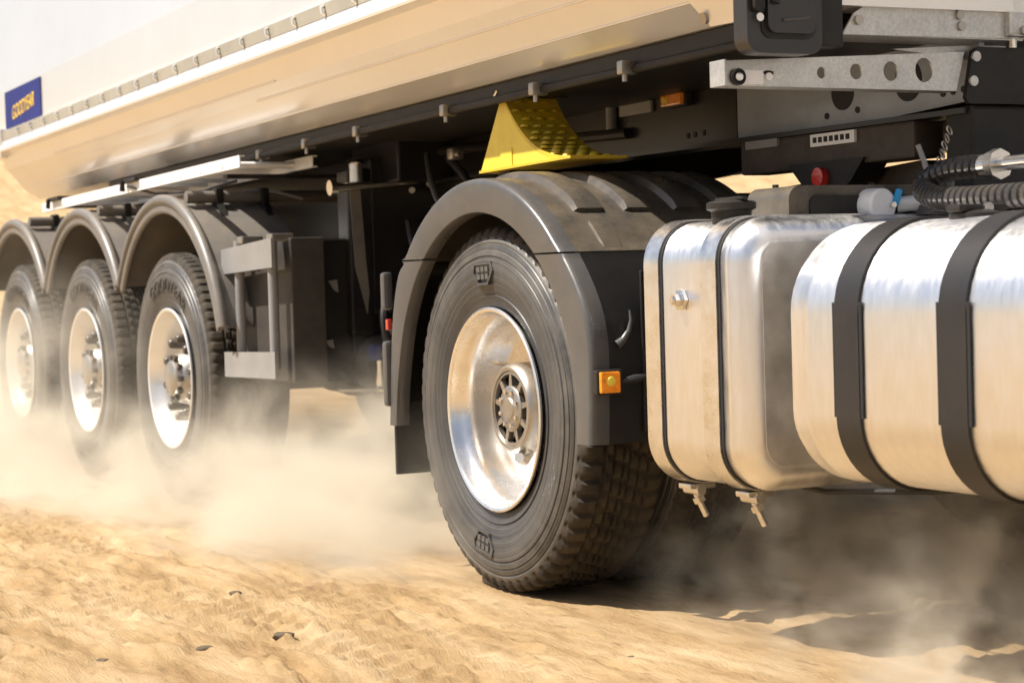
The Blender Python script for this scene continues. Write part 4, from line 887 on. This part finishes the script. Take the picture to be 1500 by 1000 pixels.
# ------------------------------------------------------------------ dust in the air
def dust_material(name, density, centres, scale, seed, colr=(0.95, 0.88, 0.75), lo=0.38, hi=0.68, floor=0.08):
    """even-coloured dust whose density falls off from a few cloud centres and is broken up by noise; world-space"""
    M = bpy.data.materials.new(name); M.use_nodes = True; t = M.node_tree; N = t.nodes; L = t.links
    N.remove(N['Principled BSDF']); pv = N.new('ShaderNodeVolumePrincipled'); L.new(pv.outputs[0], N['Material Output'].inputs['Volume'])
    pv.inputs['Color'].default_value = (*colr, 1); pv.inputs['Anisotropy'].default_value = 0.25
    g = N.new('ShaderNodeNewGeometry'); pos = g.outputs['Position']
    def M2(op, a, b, clamp=False):
        m_ = N.new('ShaderNodeMath'); m_.operation = op; m_.use_clamp = clamp
        for i, q in enumerate((a, b)):
            if q is None: continue
            if isinstance(q, (int, float)): m_.inputs[i].default_value = q
            else: L.new(q, m_.inputs[i])
        return m_.outputs[0]
    tot = None
    for (c, r, a) in centres:
        sb = N.new('ShaderNodeVectorMath'); sb.operation = 'SUBTRACT'; L.new(pos, sb.inputs[0]); sb.inputs[1].default_value = c
        dv = N.new('ShaderNodeVectorMath'); dv.operation = 'DIVIDE'; L.new(sb.outputs[0], dv.inputs[0]); dv.inputs[1].default_value = r
        ln = N.new('ShaderNodeVectorMath'); ln.operation = 'LENGTH'; L.new(dv.outputs[0], ln.inputs[0])
        mr = N.new('ShaderNodeMapRange'); mr.interpolation_type = 'SMOOTHSTEP'; mr.inputs[1].default_value = 0; mr.inputs[2].default_value = 1; mr.inputs[3].default_value = a; mr.inputs[4].default_value = 0
        L.new(ln.outputs['Value'], mr.inputs[0]); tot = mr.outputs[0] if tot is None else M2('ADD', tot, mr.outputs[0])
    mp = N.new('ShaderNodeMapping'); mp.inputs['Scale'].default_value = (scale * 0.7, scale, scale * 1.1); mp.inputs['Location'].default_value = (seed, seed * 2, 0); L.new(pos, mp.inputs[0])
    nz = N.new('ShaderNodeTexNoise'); nz.inputs['Scale'].default_value = 1.0; nz.inputs['Detail'].default_value = 4; nz.inputs['Roughness'].default_value = 0.55; nz.inputs['Distortion'].default_value = 0.6; L.new(mp.outputs[0], nz.inputs['Vector'])
    mn = N.new('ShaderNodeMapRange'); mn.inputs[1].default_value = lo; mn.inputs[2].default_value = hi; mn.inputs[3].default_value = floor; mn.inputs[4].default_value = 1.0; L.new(nz.outputs[0], mn.inputs[0])
    L.new(M2('MULTIPLY', M2('MULTIPLY', tot, mn.outputs[0]), density), pv.inputs['Density'])
    return M
def dust_box(a, b, M, label):
    o = MB().box(a, b).build('dust_cloud', M); o['kind'] = 'stuff'; o['label'] = label; o['category'] = 'dust'
    return o
TRAIL = dust_material('trailing_dust', 8.0, [((-1.4, -0.12, 0.0), (1.4, 0.6, 0.44), 1.0), ((-3.3, -0.32, 0.0), (1.7, 0.5, 0.28), 0.8), ((-5.2, -0.35, 0.0), (1.9, 0.6, 0.30), 0.8), ((-1.6, 0.35, 0.12), (1.9, 1.0, 0.62), 1.0), ((-3.0, 0.1, 0.1), (1.6, 0.8, 0.45), 0.6), ((-4.6, 0.1, 0.1), (2.2, 0.9, 0.45), 0.6), ((-6.2, 0.3, 0.2), (2.4, 1.4, 0.7), 0.7), ((-2.2, 1.2, 0.2), (1.8, 1.2, 0.8), 0.07), ((-4.6, -0.25, 0.45), (2.6, 0.65, 0.75), 0.10)], 3.4, 3.0, lo=0.42, hi=0.66, floor=0.03)
dust_box((-8.4, -0.95, -0.05), (0.15, 2.9, 1.2), TRAIL, 'pale dust billowing behind the driven wheel and round the trailer wheels')
SIDE = dust_material('wisp_dust', 9.0, [((2.0, 0.15, 0.0), (0.8, 0.5, 0.30), 0.8), ((1.1, 0.35, 0.0), (0.7, 0.4, 0.26), 0.5), ((0.7, 0.75, 0.1), (1.0, 0.7, 0.5), 0.8), ((1.5, 0.7, 0.08), (0.9, 0.6, 0.42), 1.0), ((2.2, 0.5, 0.05), (0.9, 0.6, 0.5), 1.0)], 5.5, 11.0, lo=0.47, hi=0.66, floor=0.01)
dust_box((0.16, -0.35, -0.05), (3.2, 2.0, 0.62), SIDE, 'thin wisps of dust curling in the shade below the fuel tanks')
# upright things on the sand last
for i, (px, py, s) in enumerate(((0.298, -0.779, 0.021), (0.315, -1.0, 0.016), (0.275, -1.257, 0.014), (0.566, -0.818, 0.012), (-0.481, -0.633, 0.014), (1.074, -0.178, 0.008))):
    clod(px, py, s, 100 + i)
